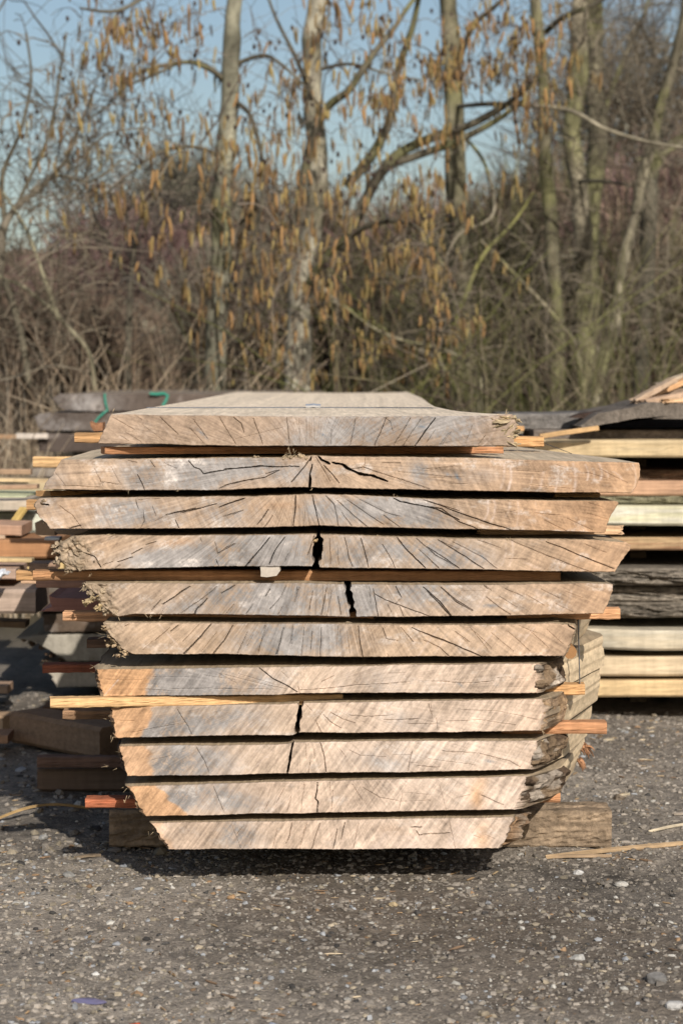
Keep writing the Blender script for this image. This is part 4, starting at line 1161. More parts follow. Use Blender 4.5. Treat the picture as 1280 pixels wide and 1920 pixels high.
# steel strap round the bundle
st_e = bpy.data.objects.new('steel_strap', None)
COL.objects.link(st_e)
st_e['label'] = 'thin dark steel strap drawn across the topmost slab with a bright buckle'
st_e['category'] = 'strap'
pts = [P(271, 768, .74), P(276, 764.3, .72), P(440, 764, .74), P(585, 764, .75), P(700, 764.3, .75), P(806, 764.6, .73), P(822, 767, .71), P(985, 818, .56), P(1070, 850, .44), P(1083, 1163, .115), P(1086, 1286, .115)]
pts = np.array(pts)
st_e.location = pts[3]
sv, sf = [], []
w = np.array([0, .005, 0])
for i, p in enumerate(pts):
    nrm = np.array([0, 0, .0010]) if i < 7 else np.array([.0006, 0, .0003])
    for a_, b_ in ((-1, -1), (1, -1), (1, 1), (-1, 1)):
        sv.append(p + a_ * w + b_ * nrm)
for i in range(len(pts) - 1):
    for j in range(4):
        sf.append((i * 4 + j, i * 4 + (j + 1) % 4, i * 4 + 4 + (j + 1) % 4, i * 4 + 4 + j))
obj('band', mesh('band', np.array(sv) - pts[3], np.array(sf), M_STRAP), parent=st_e)
bv = []
x0, x1 = P(573, 764, .735)[0], P(601, 764, .735)[0]
zc = pts[3][2] + .003
prof = [(-.013, -.003), (-.014, .001), (-.011, .004), (.011, .004), (.014, .001), (.013, -.003)]
for x in np.linspace(x0, x1, 5):
    for a_, b_ in prof:
        bv.append((x, .745 + a_, zc + b_ + (.0012 if abs(x - (x0 + x1) / 2) < .004 else 0)))
bf = [(i * 6 + j, i * 6 + (j + 1) % 6, i * 6 + 6 + (j + 1) % 6, i * 6 + 6 + j) for i in range(4) for j in range(6)]
obj('buckle', mesh('buckle', np.array(bv) - pts[3], bf + [(5, 4, 3, 2, 1, 0), (24, 25, 26, 27, 28, 29)], M_BUCKLE), parent=st_e, label='shiny crimped buckle on the strap')

# ------------------------------------------------------------------ stack on the right, boards lying along the yard
RG = 'boards of the long stack on the right'
RY = 1.95
CRM = np.array([.50, .40, .26])


def rboard(x0, yt, yb, Y, d, col, label, seed, name='sawn_board', x1=1620, cat='board', **k):
    k.setdefault('n', 60)
    return pbar(name, x0, x1, yt, yb, Y, d, col, label=label, cat=cat, group=RG, seed=seed, **k)


rboard(1105, 1275, 1306, RY, 1.5, CRM * [1.05, .95, .8], 'yellowish bottom board of the right stack, a black gap below it', 41, nz=2)
rboard(1100, 1230, 1267, RY + .01, 1.5, CRM * [1.1, 1.08, 1.1], 'pale board second from the bottom of the right stack', 42, nz=2)
rboard(1096, 1181, 1219, RY - .01, 1.5, np.array([.44, .39, .30]), 'pale grey streaked board third from the bottom of the right stack', 43, nz=2, mossy=(.5, .42, .3))
BG = np.array([.17, .145, .115])
rboard(1060, 1129, 1158, RY + .02, 1.5, BG, 'dark barked slab edge with flaky ridges, lowest of the three bark edges on the right', 44, 'barked_slab', cat='slab', barkamp=.022, barkcol=BG * .75, mat=M_BARK, n=150)
rboard(1060, 1099, 1128, RY + .03, 1.5, BG, 'grey barked slab edge between two darker ones in the right stack', 45, 'barked_slab', cat='slab', barkamp=.014, barkcol=BG * 1.15, mat=M_BARK, n=150)
rboard(980, 1066, 1098, RY - .02, 1.5, BG, 'deeply furrowed bark edge directly above the grey one in the right stack', 46, 'barked_slab', cat='slab', barkamp=.032, barkcol=BG * .95, mat=M_BARK, n=150)
rboard(1080, 1007, 1031, RY + .02, 1.5, (.26, .15, .085), 'brown board edge with yellow bare patches in the right stack', 47, mossy=(.42, .30, .17), nz=2)
rboard(1075, 948, 985, RY - .02, 1.5, (.44, .41, .28), 'pale greenish white board edge in the middle of the right stack', 48, mossy=(.60, .56, .46), nz=2, nohi=.3)
rboard(1060, 929, 946, RY + .01, 1.5, BG, 'thin grey green bark edge above the pale greenish board', 49, 'barked_slab', cat='slab', barkamp=.012, barkcol=(.17, .155, .10), mat=M_BARK, n=120)
rboard(1060, 902, 930, RY + .02, 1.5, (.44, .27, .17), 'pinkish brown board above the thin bark edge on the right', 50, nz=2, nohi=.3)
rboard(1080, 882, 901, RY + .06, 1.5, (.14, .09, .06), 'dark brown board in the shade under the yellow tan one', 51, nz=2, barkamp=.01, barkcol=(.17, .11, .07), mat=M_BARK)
rboard(1002, 826, 858, RY - .03, 1.5, (.50, .38, .22), 'broad yellow tan board on the right with grey weathered top', 52, nz=2, mossy=(.46, .36, .22))
for i, (y0, y1, w_) in enumerate([(1306, 1336, 'ground'), (1267, 1275, 'bottom board'), (1219, 1230, 'pale board'), (1158, 1181, 'grey streaked board'), (1031, 1066, 'furrowed bark edge'), (985, 1007, 'brown patched board'),
                                  (858, 882, 'dark brown board')]):
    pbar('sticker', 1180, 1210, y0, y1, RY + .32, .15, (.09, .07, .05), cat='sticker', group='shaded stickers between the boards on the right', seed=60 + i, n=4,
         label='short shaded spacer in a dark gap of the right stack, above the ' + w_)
pbar('dark_fill_block', 1090, 1500, 780, 812, RY + .55, .6, (.07, .055, .045), label='added dark backing that stands for the shade in the hollow under the crooked slab', cat='timber', group=RG, seed=79, n=12)  # added backing, coloured near black so the hollow reads as deep shade
# weathered slabs and rubbish on top of the right stack
pbar('weathered_slab', 940, 1105, 772, 812, RY + .25, .35, (.165, .15, .135), label='dark grey weathered slab with a split end beside the frayed corner', cat='slab', group=RG, seed=71, yt1=779, yb1=800, nz=3,
     mat=M_BARK, n=20, nohi=.3)
cr = prism('crooked_slab', [(1085, 800), (1120, 775), (1185, 763), (1215, 754), (1300, 757), (1420, 775), (1420, 806), (1290, 786), (1190, 785), (1125, 797), (1092, 806)], RY + .02, RY + .5, (.145, .122, .10), mat=M_BARK,
           label='crooked dark bark backed slab arched over a black hollow', cat='slab', group=RG, seed=72)
prism('bark_strip', [(1068, 783), (1090, 775), (1130, 770), (1128, 778), (1095, 785)], RY + .15, RY + .22, (.06, .04, .032), mat=M_BARK, label='black strip of loose bark lying on the grey weathered slab', cat='bark', seed=73)
pbar('weathered_slab', 1000, 1500, 806, 824, RY + .12, .35, (.17, .14, .115), label='flat brown slab under the arched one on the right', cat='slab', group=RG, seed=74, n=30, mat=M_BARK)
pbar('sticker', 1012, 1122, 813, 824, RY - .08, .03, OR3, yt1=799, yb1=806, label='loose orange sticker slanting up across the right stack', cat='sticker', seed=75, n=12)
pbar('sticker', 958, 982, 799, 808, RY + .05, .03, OR1, label='tiny orange sticker end under the weathered grey slab', cat='sticker', seed=76, n=6)
HG = 'heap of offcut strips on the right stack'
for i, (x0, y0, x1, y1, dY, h_, d_, c_, lb) in enumerate([
        (1188, 752, 1262, 712, .12, .014, .03, (.40, .29, .2), 'pale tan strip slanting up at the left of the offcut heap'),
        (1205, 756, 1300, 736, .10, .016, .04, (.44, .30, .2), 'tan strip lying across the front of the offcut heap'),
        (1243, 752, 1296, 749, .02, .010, .03, (.58, .38, .22), 'bright orange strip low in front of the offcut heap'),
        (1222, 741, 1310, 702, .22, .014, .03, (.52, .30, .15), 'orange strip rising steeply in the offcut heap'),
        (1235, 724, 1320, 711, .30, .018, .05, (.33, .26, .2), 'grey brown strip near the top of the offcut heap'),
        (1240, 735, 1330, 738, .26, .022, .06, (.24, .17, .12), 'dark brown strip inside the offcut heap'),
        (1252, 715, 1330, 688, .35, .012, .03, (.42, .33, .23), 'thin pale strip at the very top of the offcut heap'),
        (1195, 757, 1250, 745, .35, .014, .04, (.30, .2, .13), 'brown strip at the back left of the offcut heap'),
        (1262, 757, 1330, 726, .15, .020, .05, (.36, .22, .13), 'reddish strip at the right of the offcut heap')]):
    bar('offcut_strip', P(x0, y0, RY + dY), P(x1, y1, RY + dY + .06), h_, d_, c_, label=lb, cat='offcut', group=HG, n=10, seed=200 + i, jag=.01, rough=.002)

# ------------------------------------------------------------------ stack behind on the left: slabs with their ends towards the camera
LG = 'weathered slabs of the second stack at the left'
LY = 2.35
LB = 4.9
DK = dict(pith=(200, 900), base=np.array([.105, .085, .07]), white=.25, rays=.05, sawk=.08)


def lslab(top, bot, label, seed, style=None, Y0=LY, L=2.2, left=None, side=(.2, .16, .12), fuzz=1.2, **k):
    return slab('weathered_slab', label, top, bot, left=left, Y0=Y0, L=L, res=3.0, style=style or DK, seed=seed, group=LG, micro=k.pop('micro', 8), barkl=k.pop('barkl', .3), side=np.array(side), fuzz=fuzz,
                stations=(.02, .2, .8), **k)


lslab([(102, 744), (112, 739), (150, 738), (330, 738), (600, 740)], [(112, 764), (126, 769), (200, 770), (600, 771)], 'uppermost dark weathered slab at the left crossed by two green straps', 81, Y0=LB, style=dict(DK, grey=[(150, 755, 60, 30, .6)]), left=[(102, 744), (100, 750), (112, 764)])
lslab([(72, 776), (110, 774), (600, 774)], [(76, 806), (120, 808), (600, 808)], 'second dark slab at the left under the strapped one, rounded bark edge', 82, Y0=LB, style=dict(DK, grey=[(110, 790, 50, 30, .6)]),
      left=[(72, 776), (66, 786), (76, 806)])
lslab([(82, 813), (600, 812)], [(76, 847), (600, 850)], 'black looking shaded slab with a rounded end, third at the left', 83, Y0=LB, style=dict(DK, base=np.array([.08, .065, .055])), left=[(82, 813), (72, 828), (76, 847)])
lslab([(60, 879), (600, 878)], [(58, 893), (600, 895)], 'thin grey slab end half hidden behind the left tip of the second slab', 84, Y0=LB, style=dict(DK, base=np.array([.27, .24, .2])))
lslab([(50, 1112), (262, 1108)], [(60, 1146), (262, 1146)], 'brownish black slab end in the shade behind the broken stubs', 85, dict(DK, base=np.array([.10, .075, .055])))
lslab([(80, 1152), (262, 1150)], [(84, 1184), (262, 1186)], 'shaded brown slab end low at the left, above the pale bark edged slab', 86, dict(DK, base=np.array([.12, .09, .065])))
w1 = lslab([(30, 1197), (60, 1192), (95, 1190), (262, 1189)], [(128, 1240), (180, 1240), (262, 1239)], 'pale grey wedge tipped slab at the left with bark along its slanting underside', 87,
           dict(DK, base=np.array([.36, .34, .28]), white=.2, sawk=.25, saw=90), left=[(30, 1197), (70, 1208), (100, 1226), (128, 1240)], side=(.22, .17, .11), barkl=.8)
w2 = lslab([(72, 1243), (262, 1243)], [(108, 1288), (262, 1287)], 'lowest pale slab of the left stack with a brown bark side and sunlit end', 88, dict(DK, base=np.array([.40, .37, .30]), white=.2, sawk=.2, saw=90),
           left=[(72, 1243), (92, 1262), (108, 1288)], side=(.24, .17, .11), barkl=.6)
lumps(w1, 'bark', [(60, 1206, 9, .03, .5), (80, 1215, 9, .03, .5), (98, 1226, 9, .03, .5), (114, 1236, 8, .03, .5), (45, 1200, 6, .03, .5)], 9, col=(.17, .11, .07))
for i, (y0, y1, w_, Yk) in enumerate([(770, 774, 'strapped slab', LB), (808, 812, 'second dark slab', LB), (850, 878, 'black looking slab', LB), (1146, 1150, 'brownish black slab', LY),
                                       (1186, 1190, 'shaded brown slab', LY), (1288, 1302, 'lowest pale slab', LY)]):
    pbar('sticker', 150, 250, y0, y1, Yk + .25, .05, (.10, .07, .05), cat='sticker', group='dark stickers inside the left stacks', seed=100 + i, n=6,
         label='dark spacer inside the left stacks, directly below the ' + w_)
pbar('dark_fill_block', 85, 600, 895, 1128, LB + .3, .8, (.07, .055, .045), label='black shaded baulk under the dark weathered slabs at the left', cat='timber', group=LG, seed=107, n=10)
pbar('dark_fill_block', 150, 262, 1000, 1108, LY + .3, .5, (.07, .055, .045), label='added black fill block standing for the dark middle of the left stack', cat='timber', group=LG, seed=108, n=10)  # added filler, its black colour makes the middle of the stack dark
pbar('sticker', 31, 90, 813, 823, LB - .03, .04, (.52, .45, .38), label='pale weathered sticker end left of the black looking slab', cat='sticker', seed=110, n=8)
pbar('sticker', -30, 30, 815, 823, LB + .1, .04, (.30, .19, .11), label='thin brown sticker end at the far left before the dry stems', cat='sticker', seed=111, n=8)
pbar('sticker', -40, 58, 880, 890, LY + .2, .04, (.33, .22, .14), label='thin brown sticker crossing the straw at the left edge', cat='sticker', seed=112, n=10)
# green lashing strap round the top slabs
GR = bpy.data.materials.new('green_webbing')
GR.use_nodes = True
GR.node_tree.nodes['Principled BSDF'].inputs['Base Color'].default_value = (.02, .21, .14, 1)
GR.node_tree.nodes['Principled BSDF'].inputs['Roughness'].default_value = .6


def ribbon(name, pts, w, label, cat):
    pts = np.array(pts)
    t = np.gradient(pts, axis=0)
    t /= np.linalg.norm(t, axis=1, keepdims=True)
    s = np.cross(t, [0, 1, 0.05])
    s /= np.linalg.norm(s, axis=1, keepdims=True)
    V = []
    for p, q in zip(pts, s):
        for a_, b_ in ((-1, 0), (1, 0), (1, 1), (-1, 1)):
            V.append(p + q * a_ * w / 2 + np.array([0, -.003 * b_, 0]))
    n = len(pts)
    f = [(i * 4 + j, i * 4 + (j + 1) % 4, i * 4 + 4 + (j + 1) % 4, i * 4 + 4 + j) for i in range(n - 1) for j in range(4)] + [(3, 2, 1, 0), (n * 4 - 4, n * 4 - 3, n * 4 - 2, n * 4 - 1)]
    org = pts.mean(0)
    return obj(name, mesh(name, np.array(V) - org, f, GR), loc=org, label=label, cat=cat)


gy_ = LB - .008
ribbon('webbing_strap', [P(197, 737, gy_), P(197.5, 748, gy_), P(199, 758, gy_), P(202, 769, gy_ + .005), P(195, 774, gy_), P(185, 783, gy_), P(177, 794, gy_)], 3.6 * S(LB), 'left green strap hanging down over two dark slabs', 'strap')
ribbon('webbing_strap', [P(281, 737.5, gy_ - .01), P(295, 738.5, gy_ - .01), P(307, 737, gy_), P(315, 741, gy_), P(312, 750, gy_), P(307, 758, gy_), P(303, 772, gy_)], 5 * S(LB), 'green strap bent over the edge of the uppermost dark slab', 'strap')
prism('bark_scrap', [(169, 790), (176, 794), (193, 792), (193, 808), (176, 809), (170, 800)], 1.15, 1.2, (.30, .15, .08), mat=M_BARK, label='small frayed red bark scrap touching the left end of the topmost slab', cat='bark', seed=115)

# jumble of boards at the far left edge
JG = 'boards in the jumbled pile at the left edge'


def jb(x0, x1, yt, yb, Y, d, col, label, seed, **k):
    return pbar('loose_board', x0, x1, yt, yb, Y, d, col, label=label, cat='board', group=JG, seed=seed, n=k.pop('n', 14), **k)


jb(-120, 100, 903, 932, 2.6, .2, (.42, .33, .2), 'straw coloured board end low in the dry stems at the left', 121, mossy=(.30, .22, .12), yt1=908, yb1=925)
jb(-150, 52, 938, 958, 2.05, .25, (.40, .34, .27), 'grey tan board end left of the small orange sticker', 122)
jb(-150, 50, 925, 938, 2.2, .3, (.46, .47, .30), 'pale yellow green plank lying over the grey tan board', 123, yt1=932, yb1=938)
jb(-150, 108, 950, 990, 2.3, .4, (.52, .52, .42), 'broad whitish green plank at the left edge', 124, yt1=962, yb1=1000)
jb(-150, 41, 976, 1003, 1.75, .2, (.44, .27, .18), 'pinkish board end sloping down from the left edge', 125, yt1=990, yb1=1002)
jb(-150, 10, 1003, 1014, 1.75, .2, (.42, .31, .22), 'short tan board end under the pinkish sloping one', 126)
jb(-150, 110, 1013, 1048, 1.7, .25, (.34, .175, .085), 'orange brown board with a triangular shadow at the left', 127, nohi=.25)
jb(-150, 120, 1049, 1068, 1.75, .3, (.58, .42, .20), 'yellow board end under the orange brown one', 128)
jb(55, 105, 1056, 1069, 1.1, .08, (.34, .22, .15), 'small brown block end above the long plain sticker', 129)
jb(-150, 30, 1067, 1086, 1.5, .2, (.40, .28, .21), 'pink grey board end carrying a white scrap', 130)
jb(68, 200, 1088, 1102, .30, .06, (.38, .22, .16), 'ribbed reddish board end just below the long plain sticker', 131)
jb(-150, 96, 893, 900, 2.3, .06, (.46, .34, .2), 'thin straw coloured lath topmost in the left edge pile', 171, yt1=899, yb1=905)
jb(-150, 70, 914, 922, 2.0, .05, (.38, .25, .16), 'thin brown lath in the left edge pile between straw coloured boards', 172, yt1=909, yb1=916)
jb(20, 118, 1001, 1010, 1.95, .06, (.44, .36, .26), 'thin tan lath lying over the whitish green plank', 173, yt1=1006, yb1=1014)
jb(-150, 60, 1044, 1051, 1.55, .05, (.50, .37, .2), 'narrow honey coloured lath on the orange brown board', 174, yt1=1048, yb1=1055)
jb(40, 126, 1086, 1094, .9, .05, (.42, .27, .17), 'narrow reddish lath end under the bright orange sticker end', 175)
jb(-150, 48, 1158, 1170, 1.8, .08, (.24, .17, .11), 'brown lath on the shaded gravel below the thick grey brown beam', 176, yt1=1166, yb1=1178)
jb(-150, 30, 1088, 1102, 1.6, .2, (.20, .10, .06), 'dark red board end in the shade at the left edge', 132)
jb(-150, 67, 1105, 1151, 1.45, .25, (.36, .27, .21), 'thick grey brown beam end at the left edge above the shaded gravel', 133, nz=2)
prism('broken_board', [(92, 1117), (105, 1121), (150, 1122), (190, 1121), (190, 1146), (75, 1147), (98, 1137), (94, 1128)], .55, .9, (.33, .16, .12), mat=M_SAWN_X, label='red jagged broken board end behind the broken stubs', cat='board', group=JG, seed=134)
prism('timber_block', [(66, 980), (78, 974), (100, 978), (104, 1005), (80, 1007), (67, 1002)], .9, 1.3, (.40, .27, .17), label='rounded tan timber end tucked below the left tip of the third slab', cat='timber', seed=135)
prism('timber_block', [(100, 994), (172, 992), (172, 1000), (150, 1004), (110, 1002)], .25, .6, (.34, .24, .16), mat=M_SAWN_X, label='flat brown timber end between the third slab and the split slab', cat='timber', seed=136)
jb(84, 112, 1008, 1013, 1.2, .05, (.62, .62, .6), 'thin white painted lath end beside the rotten bark', 137, n=5)
pbar('lath', 22, 44, 985, 979, 2.0, .02, (.45, .33, .13), yt1=955, yb1=949, label='short mustard lath leaning on the whitish green plank', cat='lath', seed=138, n=6) if False else bar(
    'lath', P(24, 983, 2.0), P(45, 954, 2.05), .012, .02, (.48, .34, .12), label='short mustard lath leaning on the whitish green plank', cat='lath', seed=138, n=6)
b = Bag()
t = np.linspace(0, 1, 13)
xs, ys = np.meshgrid(np.linspace(-12, 21, 15), np.linspace(0, 1, 6))
top = 1069 + 6 * sst(8, 21, xs)
bot = 1084 - 9 * sst(0, 21, xs)
pz = P(xs, top + (bot - top) * ys, 1.40)
pz[..., 1] += -.05 * np.sin(ys * 2.6) + .012 * fbm(xs * .2, ys * 3, 3)
pz[..., 2] += .006 * fbm(xs * .25, ys * 4, 5)
pb = pz.copy()
pb[..., 1] += .004
ii = np.arange(5)[:, None] * 15 + np.arange(14)[None]
q = np.stack([ii, ii + 15, ii + 16, ii + 1], -1).reshape(-1, 4)
org = pz.reshape(-1, 3).mean(0)
b.add(np.concatenate([pz.reshape(-1, 3), pb.reshape(-1, 3)]) - org, [q, q[:, ::-1] + 90], (.75, .76, .78))
obj('plastic_scrap', b.mesh('plastic_scrap', M_PLASTIC, True), loc=org, label='crumpled white plastic scrap draped on the pink grey board end', cat='plastic')

# timber on the ground at the left
bar('loose_board', P(-90, 1345, 1.75) + [0, .04, -.01], P(28, 1358, 1.60) + [0, .04, -.005], .045, .09, (.42, .28, .17), label='sunlit tan board end at the left edge lying on the gravel', cat='board', group=JG, seed=141, n=10)
bar('loose_board', P(45, 1357, 1.5) + [0, .06, -.012], P(215, 1388, 1.25) + [0, .06, -.012], .075, .10, (.30, .19, .115), label='brown squared beam slanting under the left side of the main stack', cat='board', group=JG, seed=142, n=14, nz=2)
pbar('loose_board', -60, 15, 1286, 1301, 2.2, .1, (.42, .28, .19), label='small pinkish board end on the gravel at the left edge', cat='board', group=JG, seed=143, n=5)
pbar('loose_board', -60, 15, 1379, 1395, 1.4, .1, (.34, .20, .12), label='dull brown board end on the gravel lower at the left edge', cat='board', group=JG, seed=144, n=5)
pbar('loose_board', 80, 220, 1326, 1336, 1.95, .1, (.20, .11, .06), label='reddish lath end in the shadow just behind the long yellow sticker', cat='board', group=JG, seed=145, n=5)

# ------------------------------------------------------------------ litter on the gravel
def gp(px, py):
    """point of the ground seen at a pixel"""
    lo, hi = -2.5, 40
    for _ in range(50):
        m_ = (lo + hi) / 2
        if P(px, py, m_)[2] > 0:
            lo = m_
        else:
            hi = m_
    return P(px, py, lo)


def splinter(a, b_, w, h, col, label, seed, bow=.002, cat='splinter'):
    p0, p1 = gp(*a), gp(*b_)
    n = 16
    t = np.linspace(0, 1, n)[:, None]
    c = p0 + (p1 - p0) * t
    gz = ground_h(c[:, 0], c[:, 1])
    fit = np.polyval(np.polyfit(t[:, 0], gz, 1), t[:, 0])
    c[:, 2] = fit + np.percentile(gz - fit, 70) + h * .3 + bow * np.sin(t[:, 0] * 3.14)
    d = (p1 - p0) / np.linalg.norm(p1 - p0)
    s = np.array([-d[1], d[0], 0])
    prof = np.array([(-1, -.6), (1, -1), (1, .5), (.2, 1), (-1, .6)])
    wd = w * np.minimum(1, np.minimum(t[:, 0] * 4 + .15, (1 - t[:, 0]) * 3 + .08)) * (1 + .25 * vn(t[:, 0] * 6, seed, seed))
    V = c[:, None] + wd[:, None, None] / 2 * prof[None, :, :1] * s + h / 2 * prof[None, :, 1:] * np.array([0, 0, 1.0])
    i = np.arange(n - 1)[:, None] * 5
    j = np.arange(5)[None]
    q = np.stack([i + j, i + (j + 1) % 5, i + 5 + (j + 1) % 5, i + 5 + j], -1).reshape(-1, 4)
    tri = np.array([[0, 1, 2], [0, 2, 3], [0, 3, 4]])
    C = np.asarray(col) * (1 + .25 * fbm(np.repeat(t[:, 0], 5) * 6, np.tile(np.arange(5), n), seed, 2))[:, None]
    org = c.mean(0)
    return obj('splinter', mesh('splinter', V.reshape(-1, 3) - org, [q, tri, tri[:, ::-1] + (n - 1) * 5], M_SAWN_X, C), loc=org, label=label, cat=cat)


splinter((1022, 1608), (1300, 1579), .013, .009, (.36, .25, .145), 'long tan wood splinter on the gravel at the right, the upper of a pair', 151)
splinter((1022, 1606), (1146, 1605), .011, .007, (.30, .21, .13), 'shorter flat splinter lying below the long tan one', 152)
splinter((1215, 1556), (1300, 1545), .005, .006, (.50, .42, .30), 'thin pale straw on the gravel at the right edge', 153)
splinter((1262, 1530), (1300, 1526), .010, .006, (.30, .25, .2), 'small grey splinter above the pale straw', 154)
splinter((-20, 1543), (168, 1521), .006, .006, (.36, .24, .11), 'long dry stalk in the shadow at the lower left', 155, bow=.02)
splinter((140, 1604), (190, 1603), .010, .006, (.16, .12, .08), 'dark short splinter before the front bearer at the left', 156)
splinter((1155, 1497), (1180, 1492), .006, .005, (.46, .38, .26), 'tiny pale splinter on the gravel near the mud stained bearer', 157)
splinter((1130, 1390), (1150, 1386), .01, .006, (.46, .38, .26), 'short straw near the longest orange sticker', 158)


def stone(px, py, r, col, label, seed, mat=M_STONE, name='stone', cat='stone', sq=(1.3, 1.0, .75), rows=9):
    r_ = np.random.RandomState(seed)
    r = r * .72
    th = np.arange(12) * 2 * np.pi / 12
    ph = np.linspace(0, np.pi, rows)
    sv = np.stack([np.sin(ph)[:, None] * np.cos(th), np.sin(ph)[:, None] * np.sin(th), np.cos(ph)[:, None] * np.ones(12)], -1)
    pl_ = r_.normal(0, 1, (11, 3))
    pl_ /= np.linalg.norm(pl_, axis=1, keepdims=True)
    d = np.minimum(1.15, np.min(r_.uniform(.62, .95, 11) / np.maximum(sv @ pl_.T, .05), axis=-1)) * (1 + .12 * n3(sv + seed, 2.2, seed, 2))
    v = sv * d[..., None] * r * np.array(sq)
    i = np.arange(rows - 1)[:, None] * 12
    j = np.arange(12)[None]
    q = np.stack([i + j, i + 12 + j, i + 12 + (j + 1) % 12, i + (j + 1) % 12], -1).reshape(-1, 4)
    p = gp(px, py)
    p[2] = ground_h(p[0], p[1]) + r * sq[2] * .35
    col = np.asarray(col) * (.72 if mat is M_STONE else 1)
    return obj(name, mesh(name, v.reshape(-1, 3), q, mat, np.asarray(col) * (1 + .2 * n3(sv, 2, seed, 2)).reshape(-1, 1)), loc=p, label=label, cat=cat)


stone(1083, 1636, .010, (.62, .60, .57), 'white pebble on the gravel below the splinter pair', 161)
stone(1084, 1797, .014, (.48, .46, .42), 'pale crumbly stone low at the right', 162)
stone(436, 1678, .010, (.40, .25, .13), 'ochre pebble below the left half of the stack', 163)
stone(738, 1694, .010, (.44, .34, .2), 'tan pebble in the middle of the gravel', 164)
stone(1165, 1664, .011, (.5, .47, .42), 'flat pale pebble right of the stack', 165)
stone(180, 1818, .007, (.66, .64, .6), 'small white pebble low at the left', 166)
stone(80, 1571, .011, (.34, .33, .31), 'grey stone in the shadow left of the stack', 167)
stone(1225, 1842, .018, (.19, .18, .17), 'large dark grey stone low at the right edge', 168)
stone(130, 1633, .012, (.28, .27, .25), 'grey chip in front of the shadow at the left', 169)
stone(255, 1913, .010, (.50, .10, .04), 'orange red chip of brick at the bottom edge', 170, cat='brick chip')
stone(1160, 1500, .016, (.24, .19, .14), 'brown clod on the gravel right of the main stack', 171, cat='clod')
stone(1266, 1888, .014, (.5, .48, .45), 'whitish stone in the lower right corner', 172)
stone(165, 1876, .020, (.14, .13, .22), 'flat violet blue scrap at the lower left', 173, mat=M_PLASTIC, name='plastic_scrap', cat='plastic', sq=(1.9, 1.1, .25))
stone(512, 1911, .010, (.30, .33, .40), 'bluish chip at the bottom edge', 174)

# bark flakes hanging from the right side of the stack
for i, (x, y, r) in enumerate([(1093, 1400, 9), (1086, 1426, 6)]):
    b = Bag()
    r_ = np.random.RandomState(300 + i)
    c = P(x, y, .40)
    for k in range(16):
        a = r_.uniform(-.9, .5)
        l = r * S(.33) * r_.uniform(.7, 2.0)
        p0 = c + r_.normal(0, r * S(.33) * .3, 3)
        t = np.linspace(0, 1, 5)[:, None]
        dr = np.array([math.cos(a), r_.normal(0, .3), math.sin(a)])
        b.tube(p0 + t * dr * l + np.array([0, 0, -.012]) * t ** 2 - c, np.linspace(.0035, .0008, 5), np.array((.25, .13, .07)) * r_.uniform(.5, 1.4), 4)
    obj('bark_shred', b.mesh('bark_shred', M_BARK), loc=c, label=['tuft of reddish bast hanging from the sawn flank on the right', 'lower small tuft of orange bast beside the sawn flank'][i], cat='bark')

# ------------------------------------------------------------------ trees
def ground_at(Y):
    return -0.02


